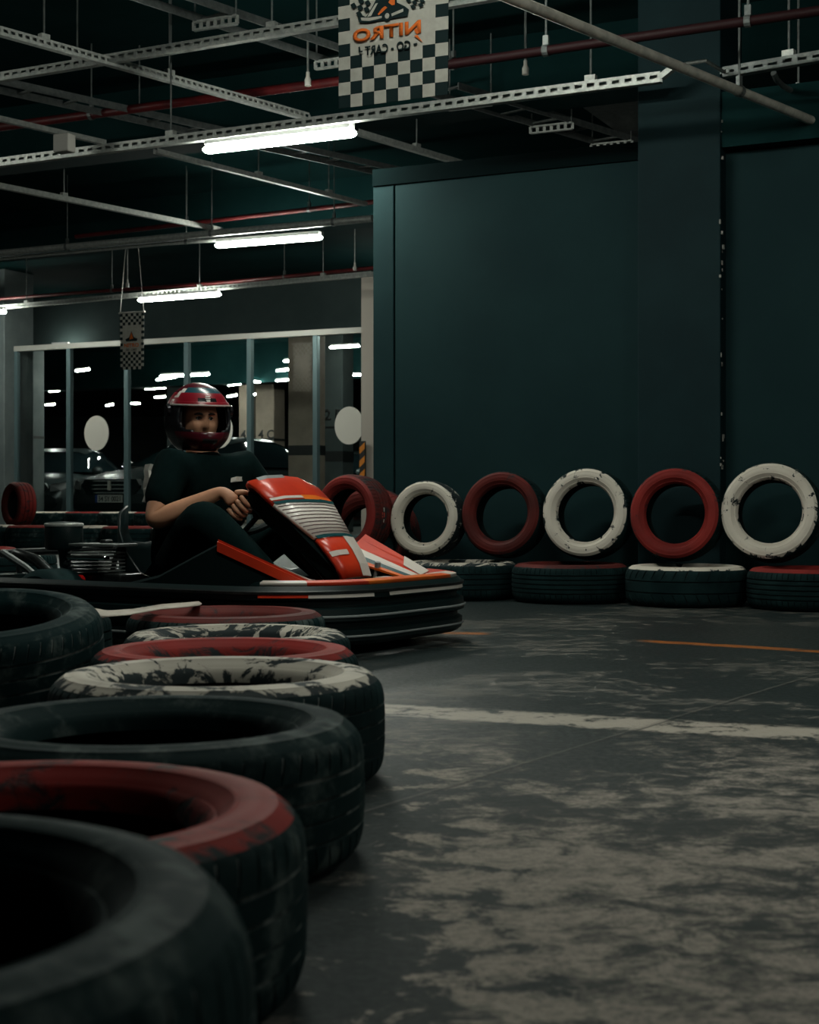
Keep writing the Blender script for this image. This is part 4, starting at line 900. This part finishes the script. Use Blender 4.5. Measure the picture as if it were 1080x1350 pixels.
# head: frame turned to the driver's right
HC = V(.345,0,.856); head = bpy.data.objects.new('head', None)
HY_ = math.radians(-33)
def hmesh(fn, nu, nv, u0, u1, v0, v1, closed):     # grid over azimuth / elevation
    return [[fn(u0+(u1-u0)*i/(nu if closed else nu-1), v0+(v1-v0)*j/(nv-1)) for i in range(nu)] for j in range(nv)]
def face(az, el_):
    ca, ce = math.cos(az), math.cos(el_)
    p = V(.094*ca*ce, .074*math.sin(az)*ce, .116*math.sin(el_))
    g = lambda a0, e0, sa, se: math.exp(-((az-a0)/sa)**2-((el_-e0)/se)**2)
    d = .026*g(0,-.16,.13,.13)+.012*g(0,.04,.10,.2)+.006*g(0,.26,.7,.09)-.011*(g(.36,.10,.17,.11)+g(-.36,.10,.17,.11))+.007*(g(.5,-.18,.25,.2)+g(-.5,-.18,.25,.2))+.008*g(0,-.46,.28,.06)+.007*g(0,-.58,.26,.06)-.004*g(0,-.52,.3,.03)+.012*g(0,-.85,.4,.2)
    q = p+V(ca*ce, math.sin(az)*ce, 0)*d
    if el_ < -.5: q.x += .010*max(0,ca)
    return q
s = MB(); s.grid(hmesh(face,60,44,-PI,PI,-PI/2+.02,PI/2-.02,True), closed=True)
hm = Matrix.Translation(HC) @ Matrix.Rotation(HY_,4,'Z') @ Matrix.Rotation(math.radians(4),4,'Y')
hd = s.build('head', M['skin'], drv, smooth=80); hd.matrix_local = hm
for sg in (-1,1):
    c = face(.36*sg,.10)+V(-.006,0,0); s = MB(); s.lathe([(.0135*math.cos(a),.0135*math.sin(a)) for a in [(-PI/2+.01)+i*(PI-.02)/8 for i in range(9)]], 14, c, V(1,.2*sg,0)); s.build('eye', M['eye'], hd, smooth=80)
    s = MB(); s.lathe([(.0,.0142),(.0062,.0125)], 10, c, V(1,.2*sg+.12,0)); s.build('iris', M['iris'], hd)
    s = MB(); s.tube([face((.16+.11*i)*sg,.235+.03*math.sin(i*PI/4))+V(.003,0,0) for i in range(5)], [.003,.0052,.005,.004,.0022], 6); s.build('eyebrow', M['hair'], hd, smooth=60)
    s = MB(); s.tube([face((.20+.08*i)*sg,.10+.055*math.sin(i*PI/4))+V(.0025,0,0) for i in range(5)], .0024, 5); s.build('eyelash', M['hair'], hd, smooth=60)
    s = MB(); s.lathe([(0,.012),(.022,.008),(.028,0),(.018,-.01)], 12, (-.005,.074*sg,-.005), V(.2,sg,0)); s.build('ear', M['skin'], hd, smooth=60)
for e0, r in ((-.47,.0042),(-.56,.005)):
    s = MB(); s.tube([face(a,e0-.02*abs(a))+V(.001,0,0) for a in (-.26,-.15,-.05,.05,.15,.26)], [.001,r,r*1.1,r*1.1,r,.001], 6); s.build('lip', M['lip'], hd, smooth=60)
# helmet
def helm(az, el_, k=1.0):
    ca, ce = math.cos(az), math.cos(el_)
    rx = .150 if ca > 0 else .155
    p = V(rx*ca*ce, .128*math.sin(az)*ce, (.142 if el_ > 0 else .150)*math.sin(el_))
    if el_ < 0:                                    # chin bar pushes forward, neck side straightens
        f = min(1, -el_/.55); p.x += .030*max(0,ca)**2*f; p.x *= 1+.12*f*(ca > 0); p.y *= 1+.06*f
    return p*k
NU, NV = 72, 44; E0, E1 = -1.0, PI/2-.01; s = MB(); rows = hmesh(helm,NU,NV,-PI,PI,E0,E1,True)
vs = [p for r in rows for p in r]; fs = []; ms = []
for j in range(NV-1):
    e_ = E0+(E1-E0)*(j+.5)/(NV-1)
    for i in range(NU):
        a_ = -PI+2*PI*(i+.5)/NU
        wid_ = .92 if e_ > -.1 else .92-.5*(-.1-e_)
        if abs(a_) < wid_ and -.36+.14*(abs(a_)/.9)**2 < e_ < .34: continue
        fs.append((j*NU+i, j*NU+(i+1) % NU, (j+1)*NU+(i+1) % NU, (j+1)*NU+i))
        # colours: 0 red 1 black 2 maroon 3 white 4 teal
        c = 0
        if e_ < -.34: c = 2 if abs(a_) < 1.1 else 1
        elif e_ < .34 and abs(a_) < 1.6: c = 1
        elif e_ > 1.02: c = 2
        elif .44 < e_ <= .62: c = 0 if abs(a_) > .32 else 1
        elif .62 < e_ <= .80: c = 0
        elif .80 < e_ <= 1.02: c = 4 if abs(a_) < 1.0 else 2
        elif abs(a_) >= 1.6 and e_ < .36: c = 1 if e_ < .12 else 2
        if abs(a_+1.22-.5*(e_-.75)) < .10 and .58 < e_ < .96: c = 3
        if abs(a_+1.0) < .05 and .80 < e_ < .98: c = 3
        if abs(a_-1.75) < .10+.2*(e_-.5) and .5 < e_ < 1.0: c = 3
        if abs(a_+1.40) < .08 and .38 < e_ < .52: c = 3
        ms.append(c)
s.v = [tuple(p) for p in vs]; s.f = fs; s.m = ms
he = empty('helmet'); he.parent = drv; he.matrix_local = hm @ Matrix.Translation((-.012,0,.010))
o = s.build('shell', [M['h_red'],M['h_dark'],M['h_maroon'],M['h_white'],M['h_teal']], he, smooth=50); so = o.modifiers.new('solid','SOLIDIFY'); so.thickness = .012; so.offset = -1
s = MB(); s.grid(hmesh(lambda a,e_: helm(a,e_,.90),48,26,0.90,2*PI-.90,-.98,1.45,False)); s.build('lining', M['padding'], he, smooth=60)
s = MB(); s.grid(hmesh(lambda a,e_: helm(a,e_,.90),24,8,-1.0,1.0,-.95,-.50,False)); s.build('chin_padding', M['padding'], he, smooth=60)
s = MB(); s.grid(hmesh(lambda a,e_: helm(a,e_,1.035),36,6,-1.35,1.35,.37,.47,False)); v = s.build('visor', M['h_red'], he, smooth=60, label='raised red visor edge'); so = v.modifiers.new('solid','SOLIDIFY'); so.thickness = .006
s = MB(); s.tube([helm(a,.365,1.045) for a in [-1.3+i*2.6/20 for i in range(21)]], .0035, 6); s.build('visor_edge', M['h_white'], v, smooth=60)
for sg in (-1,1):
    s = MB(); c = helm(1.45*sg,.22,1.0); s.lathe([(0,.014),(.022,.012),(.026,0)], 16, c, V(.1,sg,0)); s.build('visor_pivot', M['h_dark'], he, smooth=50)
s = MB(); s.grid(hmesh(lambda a,e_: helm(a,e_,1.02),10,4,-.26,.26,-.66,-.52,False)); s.build('chin_vent', M['black'], he)
for k, (e0, w_) in enumerate(((.66,.15),(.60,.17),(.545,.13),(.505,.11))):
    s = MB(); s.grid(hmesh(lambda a,e_: helm(a,e_,1.006),6,2,.02-w_*.6,.02+w_*.6,e0-.016,e0+.012,False)); s.build('helmet_logo', M['h_white'], he)
# shirt prints
s = MB(); s.grid([[V(.288+.006*math.sin(i*2.1),-.262-.004*math.cos(i*1.7)+.01*i/6,.535+.024*i), V(.328+.006*math.sin(i*2.1+1),-.280+.012*i/6,.537+.024*i)] for i in range(7)]); sp = s.build('sleeve_print', M['sticker'], shirt); so = sp.modifiers.new('solid','SOLIDIFY'); so.thickness = .012
s = MB()
def chest_mark(): 
    c = V(.455,.085,.625)
    return c
for k in range(6):
    pass
cm = V(.4870,.060,.622); xd = V(-.35,1,0).normalized(); fd = V(1,.35,.25).normalized()
for k, (a, wd_) in enumerate(((-.036,.010),(-.022,.010),(-.008,.010),(.006,.010),(.020,.010),(.034,.008))):
    s = MB(); s.obox(cm+xd*a+fd*.004, xd*wd_*.42, V(0,0,.009)+xd*.003, fd*.012); s.build('chest_logo', M['sticker'], shirt)
